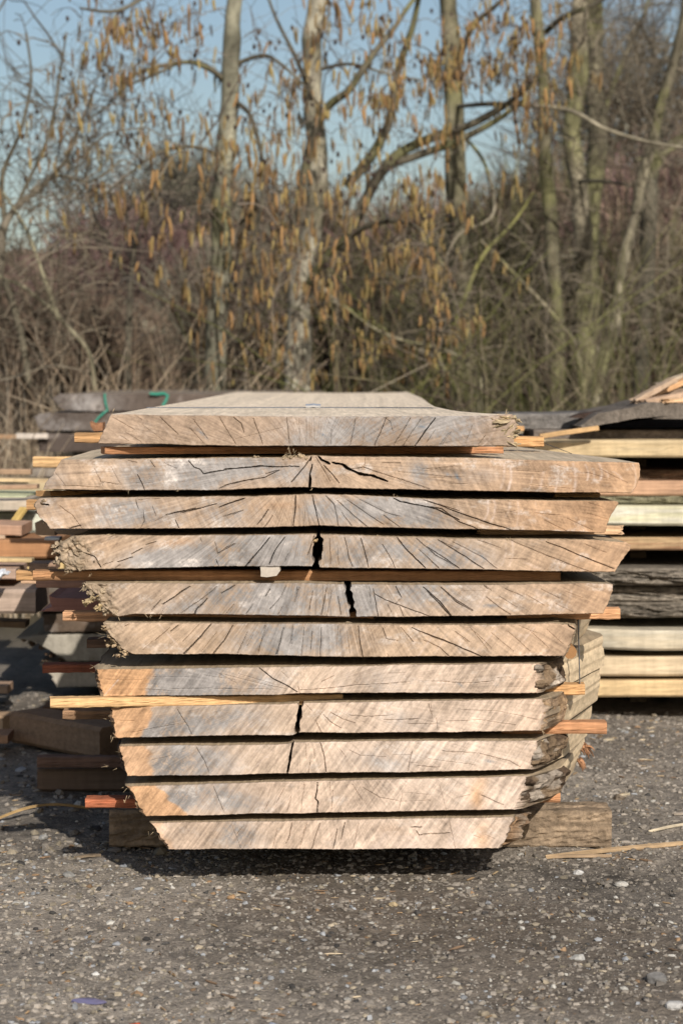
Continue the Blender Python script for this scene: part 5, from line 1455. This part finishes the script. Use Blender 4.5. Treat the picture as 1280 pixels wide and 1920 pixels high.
class Tree:
    def __init__(s, name, label, group, cat='tree'):
        s.root = bpy.data.objects.new(name, None)
        COL.objects.link(s.root)
        s.root['label'] = label
        s.root['category'] = cat
        s.root['group'] = group
        s.nodes, s.rads = [], []
        s.tw = Bag()

    def limb(s, pts, rad, col, name='branch', sides=8, mossy=None, nz=.06, seed=0, sub=6):
        pts = np.asarray(pts, float)
        n = len(pts)
        tt = np.arange(n)
        t = np.linspace(0, n - 1, (n - 1) * sub + 1)
        # Catmull-Rom
        i = np.clip(np.floor(t).astype(int), 0, n - 2)
        f = (t - i)[:, None]
        p0, p1, p2, p3 = pts[np.clip(i - 1, 0, n - 1)], pts[i], pts[i + 1], pts[np.clip(i + 2, 0, n - 1)]
        q = .5 * ((2 * p1) + (-p0 + p2) * f + (2 * p0 - 5 * p1 + 4 * p2 - p3) * f ** 2 + (-p0 + 3 * p1 - 3 * p2 + p3) * f ** 3)
        r = np.interp(t, np.linspace(0, n - 1, len(np.atleast_1d(rad))), np.atleast_1d(rad))
        q = q + (r * .35)[:, None] * np.stack([fbm(t * 1.1, seed, seed, 2), 0 * t, 0 * t], -1)
        r = r * (1 + nz * fbm(t * 2.1, seed + 3, seed + 1, 2))
        c = np.broadcast_to(np.asarray(col, float), (len(q), 3)) * (1 + .45 * fbm(t * 1.7, seed, seed + 2, 3))[:, None]
        if mossy is not None:
            m_ = sst(-.1, .45, fbm(t * 1.3, seed + 5, seed + 4, 3))[:, None] * .75
            c = c * (1 - m_) + np.asarray(mossy) * m_
        s.nodes.append(q)
        s.rads.append(r)
        if s.root.location.length == 0:
            s.root.location = q[0]
        b = Bag()
        org = np.array(s.root.location)
        # bark relief on thick limbs
        b.tube(q - org, r, c, sides)
        if r.max() > .03:
            v = b.v[0]
            k = np.repeat(np.arange(len(q)), sides)
            cen = np.repeat(q - org, sides, 0)
            v2 = cen + (v - cen) * (1 + .10 * vn(np.tile(np.arange(sides), len(q)) * 1.3, k * .8, seed + 9))[:, None]
            b.v[0] = v2
            b.c[0] = b.c[0] * (1 + .5 * fbm(np.tile(np.arange(sides), len(q)) * .7, k * .55, seed + 10, 3))[:, None]
        obj(name, b.mesh(name, M_TREE, True), parent=s.root)
        return q

    def grow(s, targets, seed, r0=.005, r1=.0015, col=(.16, .13, .10), droop=.12, jit=.25, seg=5, spurs=2, spur_len=.12):
        """joins every target point to the nearest wood with a curved twig; returns twig tips"""
        r_ = np.random.RandomState(seed)
        org = np.array(s.root.location)
        N = np.concatenate(s.nodes)
        tg = np.asarray(targets, float)
        d0 = np.array([np.min(np.sum((N - t) ** 2, 1)) for t in tg])
        tg = tg[np.argsort(d0)]
        cap = len(N) + len(tg) * (seg + 1)
        A = np.empty((cap, 3))
        A[:len(N)] = N
        m = len(N)
        tips = []
        for t in tg:
            dd = np.sum((A[:m] - t) ** 2, 1)
            k = int(np.argmin(dd))
            p = A[k]
            L = math.sqrt(dd[k])
            if L < .02:
                continue
            u = np.linspace(0, 1, seg + 1)[:, None]
            mid = r_.normal(0, jit * L * .5, 3)
            q = p + (t - p) * u + mid * (u * (1 - u) * 2) + np.array([0, 0, droop * L]) * (u * (1 - u) * 4)
            q[1:-1] += r_.normal(0, .02 * L, (seg - 1, 3))
            c = np.array(col) * r_.uniform(.65, 1.3)
            s.tw.tube(q - org, np.linspace(min(r0, r1 + L * .008), r1, seg + 1), c, 3, cap=False)
            A[m:m + seg] = q[1:]
            m += seg
            tips.append((q[-1], q[-1] - q[-2]))
            for _ in range(spurs):
                a = q[r_.randint(1, seg + 1)]
                e = a + r_.normal(0, spur_len, 3) + [0, 0, spur_len * .3]
                s.tw.tube(np.stack([a, (a + e) / 2 + r_.normal(0, spur_len * .12, 3), e]) - org, [r1 * .9, r1 * .7, r1 * .4], c, 3, cap=False)
                tips.append((e, e - a))
        return tips

    def finish(s):
        if s.tw.n:
            obj('twigs', s.tw.mesh('twigs', M_TWIG), parent=s.root, kind='stuff')


def catkin_mesh(name, L, r, col, seed, rings=7, sides=6):
    b = Bag()
    t = np.linspace(0, 1, rings)
    r_ = np.random.RandomState(seed)
    cv = r_.uniform(-.12, .12)
    p = np.stack([cv * L * t ** 2, .05 * L * np.sin(t * 3), -L * t], -1)
    rr = r * np.array([.35, .85, 1, 1, .95, .75, .3])[:rings]
    b.tube(p, rr, np.array(col) * (1 + .15 * r_.uniform(-1, 1, (rings, 1))), sides)
    return b.mesh(name, M_CATKIN, True)


CK = [((.27, .19, .075), 0), ((.22, .15, .065), 1), ((.30, .23, .095), 2), ((.16, .10, .05), 3), ((.27, .16, .07), 4)]
CATS = [catkin_mesh('catkin', L, r, c, k) for (c, k), L, r in zip(CK, (.062, .085, .05, .09, .07), (.0062, .0058, .006, .0064, .0066))]
CONE = None


def add_catkins(tree, tips, seed, n_obj=290, per=2.2):
    r_ = np.random.RandomState(seed)
    pts = []
    for p, d in tips:
        for _ in range(r_.poisson(2.4 * per) if r_.rand() < .42 else 0):
            pts.append(p + r_.normal(0, .020, 3) * [1, 1, .8] + [0, 0, -.004])
    pts = np.array(pts)
    # those that show largest (nearest the camera) first
    order = np.argsort(pts[:, 1])
    pts = pts[order]
    k = np.zeros(len(pts), bool)
    k[:min(n_obj, len(pts))] = True
    org = np.array(tree.root.location)
    for p in pts[k]:
        o = bpy.data.objects.new('catkin', CATS[r_.randint(5)])
        COL.objects.link(o)
        o.parent = tree.root
        o.location = p - org
        o.rotation_euler = (r_.normal(0, .15), r_.normal(0, .15), r_.uniform(0, 6.28))
        s_ = r_.uniform(.6, 1.2)
        o.scale = (s_, s_, s_ * r_.uniform(.8, 1.2))
    rest = pts[~k]
    if len(rest):
        b = Bag()
        for p in rest:
            L = .068 * r_.uniform(.7, 1.3)
            t = np.linspace(0, 1, 4)[:, None]
            b.tube(p - org + t * [r_.normal(0, .008), r_.normal(0, .008), -L], [.0025, .0054, .005, .002], np.array(CK[r_.randint(5)][0]) * r_.uniform(.8, 1.2), 4)
        obj('catkin_cluster', b.mesh('catkin_cluster', M_CATKIN), parent=tree.root, kind='stuff')
    # last year's dark cones
    b = Bag()
    for p, d in tips:
        if r_.rand() < .2:
            c = p + r_.normal(0, .03, 3) - org
            rr = .008 * r_.uniform(.7, 1.2)
            b.tube(c + np.array([[0, 0, .012], [0, 0, .006], [0, 0, -.006], [0, 0, -.012]]), [rr * .4, rr, rr * .9, rr * .3], np.array((.055, .04, .032)) * r_.uniform(.7, 1.5), 5)
    if b.n:
        obj('cones', b.mesh('cones', M_CATKIN), parent=tree.root, kind='stuff')


def PX(pts, Y):
    """(px, py[, dY]) pixel list -> points"""
    return np.array([P(p[0], p[1], Y + (p[2] if len(p) > 2 else 0)) for p in pts])


def blob(specs, Y, dY, seed):
    r_ = np.random.RandomState(seed)
    o = []
    for cx, cy, sx, sy, n in specs:
        for _ in range(n):
            o.append(P(cx + sx * r_.normal(), cy + sy * r_.normal(), Y + dY * r_.normal()))
    return np.array(o)


LICHEN = (.30, .30, .24)
ALB = np.array([.19, .18, .13])
MOSS = (.14, .135, .06)
OLD = np.array([.12, .105, .075])
TG = 'trees along the edge of the yard'
Y1 = 6.6
t1 = Tree('alder_tree', 'grey green alder trunk nearest on the left, hung with orange catkins', TG)
t1.limb(PX([(392, 1010), (398, 860), (408, 720), (410, 560), (412, 430), (424, 290), (432, 140), (440, 0), (446, -150), (450, -330)], Y1), [.066, .058, .053, .05, .046, .044, .042, .036, .03, .02], ALB, 'trunk', 12, MOSS, seed=1)
t1.limb(PX([(418, 150), (395, 130, -.1), (345, 117, -.3), (290, 140, -.5), (240, 160, -.5)], Y1), [.014, .011, .008, .006, .004], OLD * 1.2, seed=2, mossy=MOSS)
t1.limb(PX([(416, 148), (385, 122, .1), (340, 117, .3), (255, 140, .4), (210, 190, .4), (150, 235, .4), (60, 300, .3)], Y1), [.014, .012, .010, .008, .006, .004, .003], OLD, seed=3)
t1.limb(PX([(440, -60), (380, -40, -.2), (300, -20, -.4), (220, 20, -.5), (150, 15, -.5)], Y1), [.014, .011, .008, .005], OLD, seed=4)
t1.limb(PX([(410, 290), (360, 275, -.2), (300, 285, -.4), (250, 320, -.5), (190, 370, -.4)], Y1), [.010, .008, .006, .004], OLD, seed=5)
t1.limb(PX([(440, 190), (470, 220, -.2), (490, 300, -.4), (492, 380, -.5), (470, 470, -.5)], Y1), [.013, .011, .009, .006], OLD * .8, seed=6)
t1.limb(PX([(444, 120), (500, 105, -.1), (560, 150, -.3), (600, 200, -.4)], Y1), [.011, .009, .006, .004], OLD, seed=7)
t1.limb(PX([(440, 425), (480, 390, -.3), (470, 340, -.4)], Y1), [.009, .007, .005], OLD * 1.5, seed=8)
t1.limb(PX([(400, 560), (440, 640, -.3), (480, 610, -.5), (520, 520, -.5)], Y1), [.011, .009, .006, .004], OLD, seed=9)
tips = t1.grow(blob([(255, 30, 60, 45, 40), (330, 60, 50, 40, 22), (220, 130, 40, 40, 30), (150, 260, 55, 60, 45), (290, 220, 70, 70, 34), (330, 400, 50, 70, 26), (200, 330, 60, 60, 20), (540, 280, 50, 80, 40), (480, 420, 40, 90, 46),
                     (340, 520, 40, 50, 14), (480, 560, 40, 90, 40), (440, 100, 60, 60, 14), (540, 450, 40, 70, 30), (400, 250, 20, 60, 6)], Y1 - .3, .35, 11), 12, spurs=2)
add_catkins(t1, tips, 13, per=.62)
t1.finish()

Y2 = 7.4
t2 = Tree('alder_tree', 'pale lichen spotted trunk right of the grey alder, its foot behind the topmost slab', TG)
t2.limb(PX([(540, 1010), (552, 800), (556, 640), (572, 500), (588, 380), (592, 280), (582, 190), (586, 90), (596, 0), (604, -150), (610, -300)], Y2), [.075, .066, .06, .055, .05, .05, .047, .045, .042, .035, .02], np.array([.29, .265, .20]), 'trunk', 12, (.13, .115, .07), seed=21)
t2.limb(PX([(560, 420), (575, 310, -.1), (610, 210, -.2), (660, 160, -.3), (710, 90, -.3), (760, 20, -.2), (820, -60)], Y2), [.028, .024, .02, .018, .015, .012, .008], OLD * .9, seed=22, mossy=MOSS)
t2.limb(PX([(590, 200), (560, 120, -.2), (520, 40, -.3), (490, -40, -.3)], Y2), [.014, .011, .008, .005], OLD, seed=23)
t2.limb(PX([(560, 640), (500, 690, -.2), (470, 640, -.5), (460, 560, -.6)], Y2), [.018, .014, .010, .006], OLD, seed=24)
t2.limb(PX([(565, 560), (620, 470, -.2), (700, 420, -.4), (770, 420, -.5), (830, 470, -.5)], Y2), [.022, .018, .013, .008, .004], OLD * .8, seed=25, mossy=MOSS)
t2.limb(PX([(575, 500), (620, 560, -.2), (690, 600, -.3), (760, 645, -.3), (820, 675, -.3), (860, 740, -.3)], Y2), [.018, .015, .013, .011, .009, .007], OLD * 1.6, seed=26, mossy=(.2, .21, .07))
t2.limb(PX([(600, 130), (660, 120, -.2), (730, 140, -.3), (790, 150, -.3)], Y2), [.010, .008, .006, .004], OLD, seed=27)
tips = t2.grow(blob([(640, 60, 60, 50, 44), (700, 200, 40, 60, 20), (620, 380, 50, 80, 50), (760, 390, 40, 50, 50), (790, 470, 35, 50, 54), (820, 560, 40, 40, 30), (700, 620, 70, 60, 50), (560, 650, 60, 50, 30), (640, 520, 50, 70, 30),
                     (860, 600, 30, 25, 10), (740, 680, 40, 30, 16), (560, 150, 40, 60, 24)], Y2 - .5, .35, 31), 32, spurs=1)
add_catkins(t2, tips, 33, per=1.0)
t2.finish()

Y3 = 8.4
t3 = Tree('alder_tree', 'dark olive trunk in the upper right middle with long slanting mossy boughs', TG)
t3.limb(PX([(880, 1000), (872, 800), (866, 600), (862, 400), (858, 260), (852, 120), (846, 0), (840, -150), (836, -300)], Y3), [.07, .065, .06, .058, .055, .052, .048, .04, .03], np.array([.15, .135, .085]), 'trunk', 10, MOSS, seed=41)
t3.limb(PX([(640, 470, -1), (690, 370, -1), (730, 300, -1), (800, 262, -.8), (880, 235, -.8), (960, 190, -.9), (1000, 150, -1)], Y3), [.028, .027, .026, .024, .02, .016, .01], OLD * .75, seed=42, mossy=MOSS)
t3.limb(PX([(730, 310, -1), (800, 285, -.9), (860, 262, -.9), (930, 225, -.9), (990, 180, -1)], Y3), [.02, .02, .018, .014, .008], OLD * .8, seed=43, mossy=MOSS)
t3.limb(PX([(650, 350, -.9), (720, 250, -.9), (745, 140, -.9), (770, 60, -.9), (790, -40, -.9)], Y3), [.026, .024, .02, .016, .01], OLD * .8, seed=44, mossy=MOSS)
t3.limb(PX([(850, 160), (880, 60, -.3), (930, 10, -.5), (990, -40, -.6)], Y3), [.02, .016, .012, .008], OLD, seed=45)
t3.limb(PX([(855, 200), (930, 195, -.6), (1060, 205, -.8), (1130, 240, -.9), (1210, 265, -.9), (1300, 280, -.9)], Y3), [.012, .012, .011, .01, .008, .006], OLD * 2, seed=46)
t3.limb(PX([(850, 240), (905, 300, -.5), (925, 400, -.6), (860, 440, -.6), (835, 490, -.6)], Y3), [.010, .009, .008, .008, .005], OLD * 1.8, seed=47, mossy=(.2, .2, .07))
tips = t3.grow(blob([(880, 130, 60, 40, 60), (960, 110, 50, 40, 50), (1000, 170, 25, 40, 18), (760, 160, 40, 60, 30), (830, 200, 40, 40, 24), (700, 300, 30, 40, 22), (920, 40, 80, 30, 26), (1040, 80, 30, 60, 10), (990, 220, 12, 25, 10)],
                    Y3 - 1.0, .3, 51), 52, spurs=1)
add_catkins(t3, tips, 53, per=1.05)
t3.finish()

# plain bare trunks on the right
def bare(name, label, Y, path, rad, col, seed, boughs=(), tw=(), moss=MOSS, spurs=2, col_t=(.15, .125, .09), dY=.4):
    t = Tree(name, label, TG)
    t.limb(PX(path, Y), rad, col, 'trunk', 10, moss, seed=seed)
    for i, (bp, br, bc) in enumerate(boughs):
        t.limb(PX(bp, Y), br, bc, seed=seed + 1 + i, mossy=moss)
    if tw:
        t.grow(blob(tw, Y, dY, seed + 50), seed + 51, spurs=spurs, col=col_t, r0=.007, r1=.0022, spur_len=.2)
    t.finish()


bare('bare_tree', 'slim trunk with a kink right of the olive trunk', 8.2, [(1050, 1000), (1044, 800), (1042, 600), (1036, 470), (1022, 330), (1020, 200), (1010, 60), (1000, -100), (995, -300)], [.045, .042, .04, .038, .036, .034, .03, .025, .02],
     np.array([.13, .115, .075]), 60, [([(1022, 60), (1060, 30, -.2), (1110, 10, -.2), (1160, -20)], [.016, .014, .012], OLD * .7), ([(1040, 560), (1000, 480, -.2), (950, 430, -.4)], [.012, .01, .006], OLD)],
     [(1030, 350, 60, 200, 70), (1050, 60, 70, 60, 40)])
bare('bare_tree', 'pale middle trunk of the twin pair at the right', 8.9, [(1085, 1000), (1092, 800), (1094, 640), (1090, 480), (1078, 330), (1074, 200), (1084, 60), (1094, -60), (1105, -300)], [.062, .058, .055, .052, .05, .05, .048, .04, .03],
     np.array([.19, .165, .115]), 70, [([(1078, 340), (1130, 340, -.3), (1190, 350, -.5)], [.012, .01, .006], OLD * 1.4), ([(1085, 480), (1010, 485, -.4), (960, 500, -.5)], [.012, .01, .006], OLD)], [(1100, 420, 80, 220, 90)])
bare('bare_tree', 'brown thicker trunk standing right behind the pale middle one', 9.6, [(1112, 1000), (1108, 800), (1106, 600), (1112, 400), (1116, 200), (1114, 60), (1112, -60), (1110, -300)], [.075, .07, .066, .064, .06, .056, .05, .04],
     np.array([.125, .11, .075]), 80, [([(1120, 250), (1160, 130, .2), (1200, 40, .3), (1230, -50, .3)], [.02, .016, .012, .008], OLD)], [(1190, 100, 70, 100, 90), (1120, 500, 70, 180, 60)])
bare('leaning_tree', 'leaning grey trunk rising to the upper right from behind the right stack', 8.0, [(1090, 1000), (1106, 800), (1118, 735), (1145, 640), (1160, 540), (1180, 440), (1200, 340), (1215, 280), (1240, 190), (1270, 90), (1300, -20)],
     [.04, .038, .036, .033, .03, .028, .026, .024, .02, .015], np.array([.165, .145, .10]), 90, [([(1190, 300), (1240, 290, .1), (1300, 255, .2)], [.014, .012, .01], OLD)], [(1230, 330, 50, 180, 70), (1220, 150, 50, 90, 60)])
bare('leaning_tree', 'dark crooked tree at the right edge with a bough slanting to the upper right', 9.2, [(1180, 1000), (1200, 700), (1212, 420), (1218, 310), (1232, 230), (1262, 110), (1285, 0), (1300, -150)], [.05, .048, .045, .043, .04, .036, .03, .02],
     np.array([.10, .09, .065]), 100, [([(1215, 330), (1260, 270), (1320, 240)], [.03, .026, .02], OLD)], [(1240, 200, 60, 140, 90), (1240, 500, 50, 120, 60)])
bare('sapling', 'thin forked sapling with mossy green stem before the twin trunks', 7.2, [(700, 1000), (760, 760), (820, 690), (870, 560), (905, 480), (960, 420), (1000, 360)], [.012, .014, .014, .012, .01, .008, .004],
     np.array([.20, .19, .07]), 110, [([(860, 590), (830, 500), (800, 450)], [.009, .007, .004], OLD * 1.5)], [(860, 520, 70, 70, 40)])
bare('sapling', 'arching pale sapling bending down to the right over the brambles', 6.8, [(880, 1000), (900, 740), (880, 690), (830, 655), (760, 640), (700, 615), (640, 570)], [.012, .012, .011, .010, .008, .006, .004],
     np.array([.27, .24, .16]), 115, (), [(860, 660, 70, 40, 30)])
bare('sapling', 'straight slanting sapling leaning left in front of the pale middle trunk', 7.4, [(1120, 1000), (1085, 680), (1050, 610), (1000, 550), (950, 500), (900, 450)], [.014, .013, .012, .011, .009, .005],
     np.array([.19, .165, .11]), 120, (), [(1000, 600, 80, 80, 50)])

# shrubs on the left
bare('bare_shrub', 'forked bare shrub at the left edge against the sky', 6.2, [(-60, 1000), (-30, 700), (-5, 500), (6, 430), (30, 390), (80, 350), (125, 300), (150, 240), (180, 160)], [.028, .026, .024, .02, .015, .012, .01, .008, .005],
     np.array([.14, .12, .09]), 130, [([(10, 420), (5, 330), (40, 240), (60, 150), (50, 60)], [.014, .01, .007, .005], OLD), ([(60, 360), (110, 330), (170, 340), (230, 300)], [.009, .007, .004], OLD),
                                      ([(30, 390), (90, 260), (110, 150), (125, 60)], [.009, .006, .004], OLD)],
     [(60, 230, 70, 110, 55), (120, 330, 70, 80, 40), (40, 420, 60, 80, 24)], moss=None)
bare('bare_shrub', 'pale stemmed shrub leaning right at the lower left', 6.0, [(190, 1000), (180, 760), (168, 665), (130, 615), (85, 570), (40, 535), (5, 520), (-40, 480)], [.012, .012, .011, .010, .009, .009, .008, .007],
     np.array([.20, .18, .12]), 140, [([(110, 600), (80, 510), (50, 430), (5, 360)], [.011, .009, .008, .005], np.array([.22, .2, .13])), ([(10, 525), (40, 620), (55, 720)], [.016, .015, .014], OLD)],
     [(110, 480, 60, 80, 60), (60, 600, 60, 60, 40)], moss=None)
bare('bare_shrub', 'dark stemmed shrub in the gap left of the grey alder', 7.6, [(230, 1000), (240, 760), (245, 560), (255, 440), (280, 380), (330, 330)], [.022, .02, .016, .012, .009, .005],
     np.array([.11, .095, .07]), 150, [([(246, 540), (200, 450), (170, 380), (160, 300)], [.010, .008, .006, .004], OLD * .7), ([(250, 450), (235, 380), (265, 300)], [.007, .005, .003], OLD * .7)],
     [(230, 400, 60, 80, 90), (170, 330, 50, 60, 50), (300, 340, 50, 60, 40)], moss=None, col_t=(.10, .085, .07))


# ------------------------------------------------------------------ thicket and woodland behind: crowns of countless twigs
def twig_cloud(cen, rad, n, seed, w, ln, cols, up=.5, shell=.55):
    """vectorised cloud of three sided twigs filling a crown; returns verts, quads, colours"""
    r_ = np.random.RandomState(seed)
    d = r_.normal(0, 1, (n, 3))
    d /= np.linalg.norm(d, axis=1, keepdims=True)
    rr = r_.rand(n, 1) ** shell
    lump = 1 + .28 * n3(d + seed, 1.7, seed, 3)[:, None]
    p = np.asarray(cen) + d * rr * lump * np.asarray(rad)
    dr = d * .8 + r_.normal(0, .6, (n, 3)) + [0, 0, up]
    dr /= np.linalg.norm(dr, axis=1, keepdims=True)
    L = ln * r_.uniform(.5, 1.4, (n, 1))
    e = p + dr * L
    a = np.cross(dr, r_.normal(0, 1, (n, 3)))
    a /= np.linalg.norm(a, axis=1, keepdims=True)
    b_ = np.cross(dr, a)
    th = np.arange(3) * 2 * np.pi / 3
    off = a[:, None] * np.cos(th)[None, :, None] + b_[:, None] * np.sin(th)[None, :, None]
    wv = w * r_.uniform(.4, 1.6, (n, 1, 1))
    V = np.stack([p[:, None] + off * wv, e[:, None] + off * wv * .3], 1)     # n, 2 rings, 3
    k = np.arange(n)[:, None] * 6
    j = np.arange(3)[None]
    jn = (j + 1) % 3
    q = np.stack([k + j, k + jn, k + 3 + jn, k + 3 + j], -1).reshape(-1, 4)
    cols = np.asarray(cols, float)
    c = cols[r_.randint(len(cols), size=n)] * r_.uniform(.45, 1.55, (n, 1)) * (1 + .45 * n3(p, .9, seed + 3, 2))[:, None]
    return V.reshape(-1, 3), q, np.repeat(c, 6, 0)


def crown_tree(name, label, group, px, ptop, pw, Y, n, seed, cols, w=.006, ln=.4, cat='tree', pbase=1000, stems=4, depth=.7, core=None, ybot=None):
    """bare tree or shrub whose crown spans a real width and height given by what the photo shows at its distance"""
    r_ = np.random.RandomState(seed)
    s = S(Y)
    base = P(px, pbase, Y)
    base[2] = -.02
    top = P(px, ptop, Y)[2]
    lowz = .25 if ybot is None else P(px, ybot, Y)[2]
    cz = (top + lowz) / 2
    rad = np.array([pw * s, pw * s * depth, (top - lowz) / 2])
    root = bpy.data.objects.new(name, None)
    COL.objects.link(root)
    root.location = base
    root['label'], root['category'], root['group'] = label, cat, group
    b = Bag()
    for k in range(stems):
        a = r_.uniform(0, 6.28)
        e = np.array([math.cos(a) * rad[0] * .6, math.sin(a) * rad[1] * .6, (top - base[2]) * r_.uniform(.75, .98)])
        t = np.linspace(0, 1, 8)[:, None]
        q = e * t ** np.array([1.3, 1.3, .9]) + np.cumsum(r_.normal(0, .02 * e[2] / 3, (8, 3)), 0) * [1, 1, 0] + r_.normal(0, .08, 3) * [1, 1, 0]
        b.tube(q, np.linspace(.028 * (top / 4 + .3), .006, 8), np.asarray(cols[0]) * 1.1, 6)
        for _ in range(5):
            i0 = r_.randint(2, 7)
            e2 = q[i0] + r_.normal(0, 1, 3) * rad * .35 + [0, 0, rad[2] * .3]
            b.tube(np.stack([q[i0], (q[i0] + e2) / 2 + r_.normal(0, .06, 3), e2]), [.012 * (top / 4 + .3), .008, .004], np.asarray(cols[0]), 4)
    obj('trunk', b.mesh('trunk', M_TREE, True), parent=root)
    V, q, c = twig_cloud(np.array([0, 0, cz - base[2]]), rad, n, seed, w, ln, cols)
    V[:, 2] = np.maximum(V[:, 2], .02)
    obj('crown', mesh('crown', V, q, M_TWIG, c), parent=root, kind='stuff')


BR = [(.145, .10, .072), (.105, .078, .058), (.18, .133, .092), (.085, .065, .048)]
PUR = [(.19, .115, .105), (.15, .10, .095), (.22, .15, .12)]
OLV = [(.125, .115, .06), (.085, .08, .045), (.16, .145, .075), (.07, .064, .04)]
GRY = [(.20, .19, .14), (.17, .155, .115), (.23, .21, .15)]
BGp = 'bare trees and shrubs of the thicket behind the yard'
crown_tree('rounded_shrub', 'rounded purplish brown shrub left of the grey alder', BGp, 250, 430, 150, 13, 9000, 401, PUR, w=.008, ln=.35, ybot=800)
crown_tree('rounded_shrub', 'low purple brown shrub at the far left below the sky', BGp, 60, 545, 130, 14, 6000, 402, BR + PUR, w=.008, ln=.4)
crown_tree('round_tree', 'greyish dome shaped tree behind the purplish shrub', BGp, 345, 335, 135, 20, 11000, 403, GRY, w=.010, ln=.5)
crown_tree('thicket_tree', 'brown thicket tree directly behind the pale lichen spotted trunk', BGp, 560, 410, 150, 18, 10000, 404, BR + GRY, w=.010, ln=.5)
crown_tree('thicket_tree', 'dense mauve brown tree behind the olive trunk', BGp, 810, 425, 160, 17, 11000, 405, BR + PUR + OLV, w=.010, ln=.5)
crown_tree('thicket_tree', 'dense brown tree behind the twin trunks at the right', BGp, 1010, 390, 150, 16, 11000, 406, BR + OLV, w=.010, ln=.5)
crown_tree('thicket_tree', 'tall mauve tree at the right edge of the wood', BGp, 1220, 340, 150, 15, 11000, 407, PUR + BR, w=.009, ln=.5)
crown_tree('thicket_bush', 'olive bramble bush right of the topmost slab', BGp, 900, 500, 140, 10, 7000, 408, OLV, w=.005, ln=.4)
crown_tree('thicket_bush', 'olive brown bush behind the right stack', BGp, 1180, 470, 150, 10.5, 8000, 409, OLV + BR, w=.0055, ln=.4)
crown_tree('thicket_bush', 'brown bush behind the rear end of the topmost slab', BGp, 640, 540, 140, 11, 6000, 410, OLV + BR, w=.0055, ln=.4)
crown_tree('thicket_bush', 'dark bush low behind the dry stems at the left', BGp, 130, 590, 170, 10, 6500, 411, BR, w=.005, ln=.35)
crown_tree('thicket_bush', 'grey brown bush between the two alder trunks', BGp, 420, 520, 120, 12, 6500, 412, GRY + BR, w=.006, ln=.4)
crown_tree('thin_crown', 'thin far crown with sky showing through at the upper right', BGp, 1180, 60, 170, 19, 2600, 413, BR + GRY, w=.006, ln=.7, ybot=480)

# far woodland that reads as one mass
r_ = np.random.RandomState(77)
Vs, Qs, Cs, n0 = [], [], [], 0
for i in range(26):
    x = -17 + i * 1.45 + r_.normal(0, .5)
    Yw = r_.uniform(27, 36)
    px = 640 + x / S(Yw)
    tp = np.interp(px, [-300, 0, 140, 250, 420, 560, 760, 1000, 1300, 1600], [660, 640, 600, 500, 470, 470, 430, 400, 380, 370]) + r_.uniform(-10, 40)
    tz = P(px, tp, Yw)[2]
    V, q, c = twig_cloud((x, Yw, tz / 2), (1.9, 1.6, tz / 2), 1400, 500 + i, .026, .8, BR + PUR + GRY, shell=.4)
    Vs.append(V)
    Qs.append(q + n0)
    Cs.append(c)
    n0 += len(V)
obj('far_woodland', mesh('far_woodland', np.concatenate(Vs), np.concatenate(Qs), M_TWIG, np.concatenate(Cs)), kind='stuff')
# leaf litter bank under the thicket
xs, ys = np.meshgrid(np.linspace(-22, 22, 160), np.linspace(9.5, 44, 70))
zs = -.1 + 1.0 * sst(11, 20, ys) + 2.2 * sst(22, 40, ys) + .25 * fbm(xs * .7, ys * .7, 3, 4) * sst(9.5, 13, ys) + .08 * fbm(xs * 4, ys * 4, 4, 2)
cc = np.array([.115, .085, .055]) * (1 + .4 * fbm(xs * 2, ys * 2, 6, 4))[..., None]
ii = np.arange(69)[:, None] * 160 + np.arange(159)[None]
obj('wooded_bank', mesh('wooded_bank', np.stack([xs, ys, zs], -1), np.stack([ii, ii + 1, ii + 161, ii + 160], -1).reshape(-1, 4), M_BARK, cc.reshape(-1, 3), smooth=True), kind='structure')

# dry stems, brambles and straw
def stems(name, spec, seed, cols, kind='stuff'):
    r_ = np.random.RandomState(seed)
    b = Bag()
    for x0, x1, Ya, Yb, n, h0, h1, lean, rad in spec:
        for _ in range(n):
            Yd = r_.uniform(Ya, Yb)
            p = P(r_.uniform(x0, x1), 1000, Yd)
            p[2] = -.02
            h = r_.uniform(h0, h1)
            a = r_.uniform(0, 6.28)
            l = abs(r_.normal(0, lean)) * h
            t = np.linspace(0, 1, 7)[:, None]
            bend = r_.uniform(.0, .45) if r_.rand() < .5 else 0
            q = p + np.concatenate([l * math.cos(a) * t ** 1.6, l * math.sin(a) * t ** 1.6, h * (t - bend * t ** 3)], 1)
            q[1:] += r_.normal(0, .012, (6, 3))
            b.tube(q, np.linspace(rad, rad * .35, 7) * r_.uniform(.6, 1.3), np.array(cols[r_.randint(len(cols))]) * r_.uniform(.7, 1.25), 3, cap=False)
    return obj(name, b.mesh(name, M_TWIG), kind=kind)


stems('dry_stems', [(-120, 330, 5.8, 7.2, 560, .45, 1.15, .45, .0042), (300, 480, 6.2, 7.5, 130, .7, 1.25, .4, .0045), (-120, 75, 4.3, 5.6, 200, .2, .8, .6, .004), (-120, 30, 4.3, 5.2, 90, .1, .45, .9, .004)], 601,
      [(.50, .40, .28), (.45, .35, .24), (.38, .29, .19), (.30, .22, .15), (.55, .46, .34)])
stems('bramble_stems', [(480, 900, 6.0, 8.5, 260, .7, 1.5, .5, .0045), (880, 1400, 5.6, 8.5, 480, .7, 1.6, .6, .0048)], 602,
      [(.20, .175, .095), (.14, .12, .075), (.25, .205, .13), (.14, .14, .05), (.11, .08, .06)])
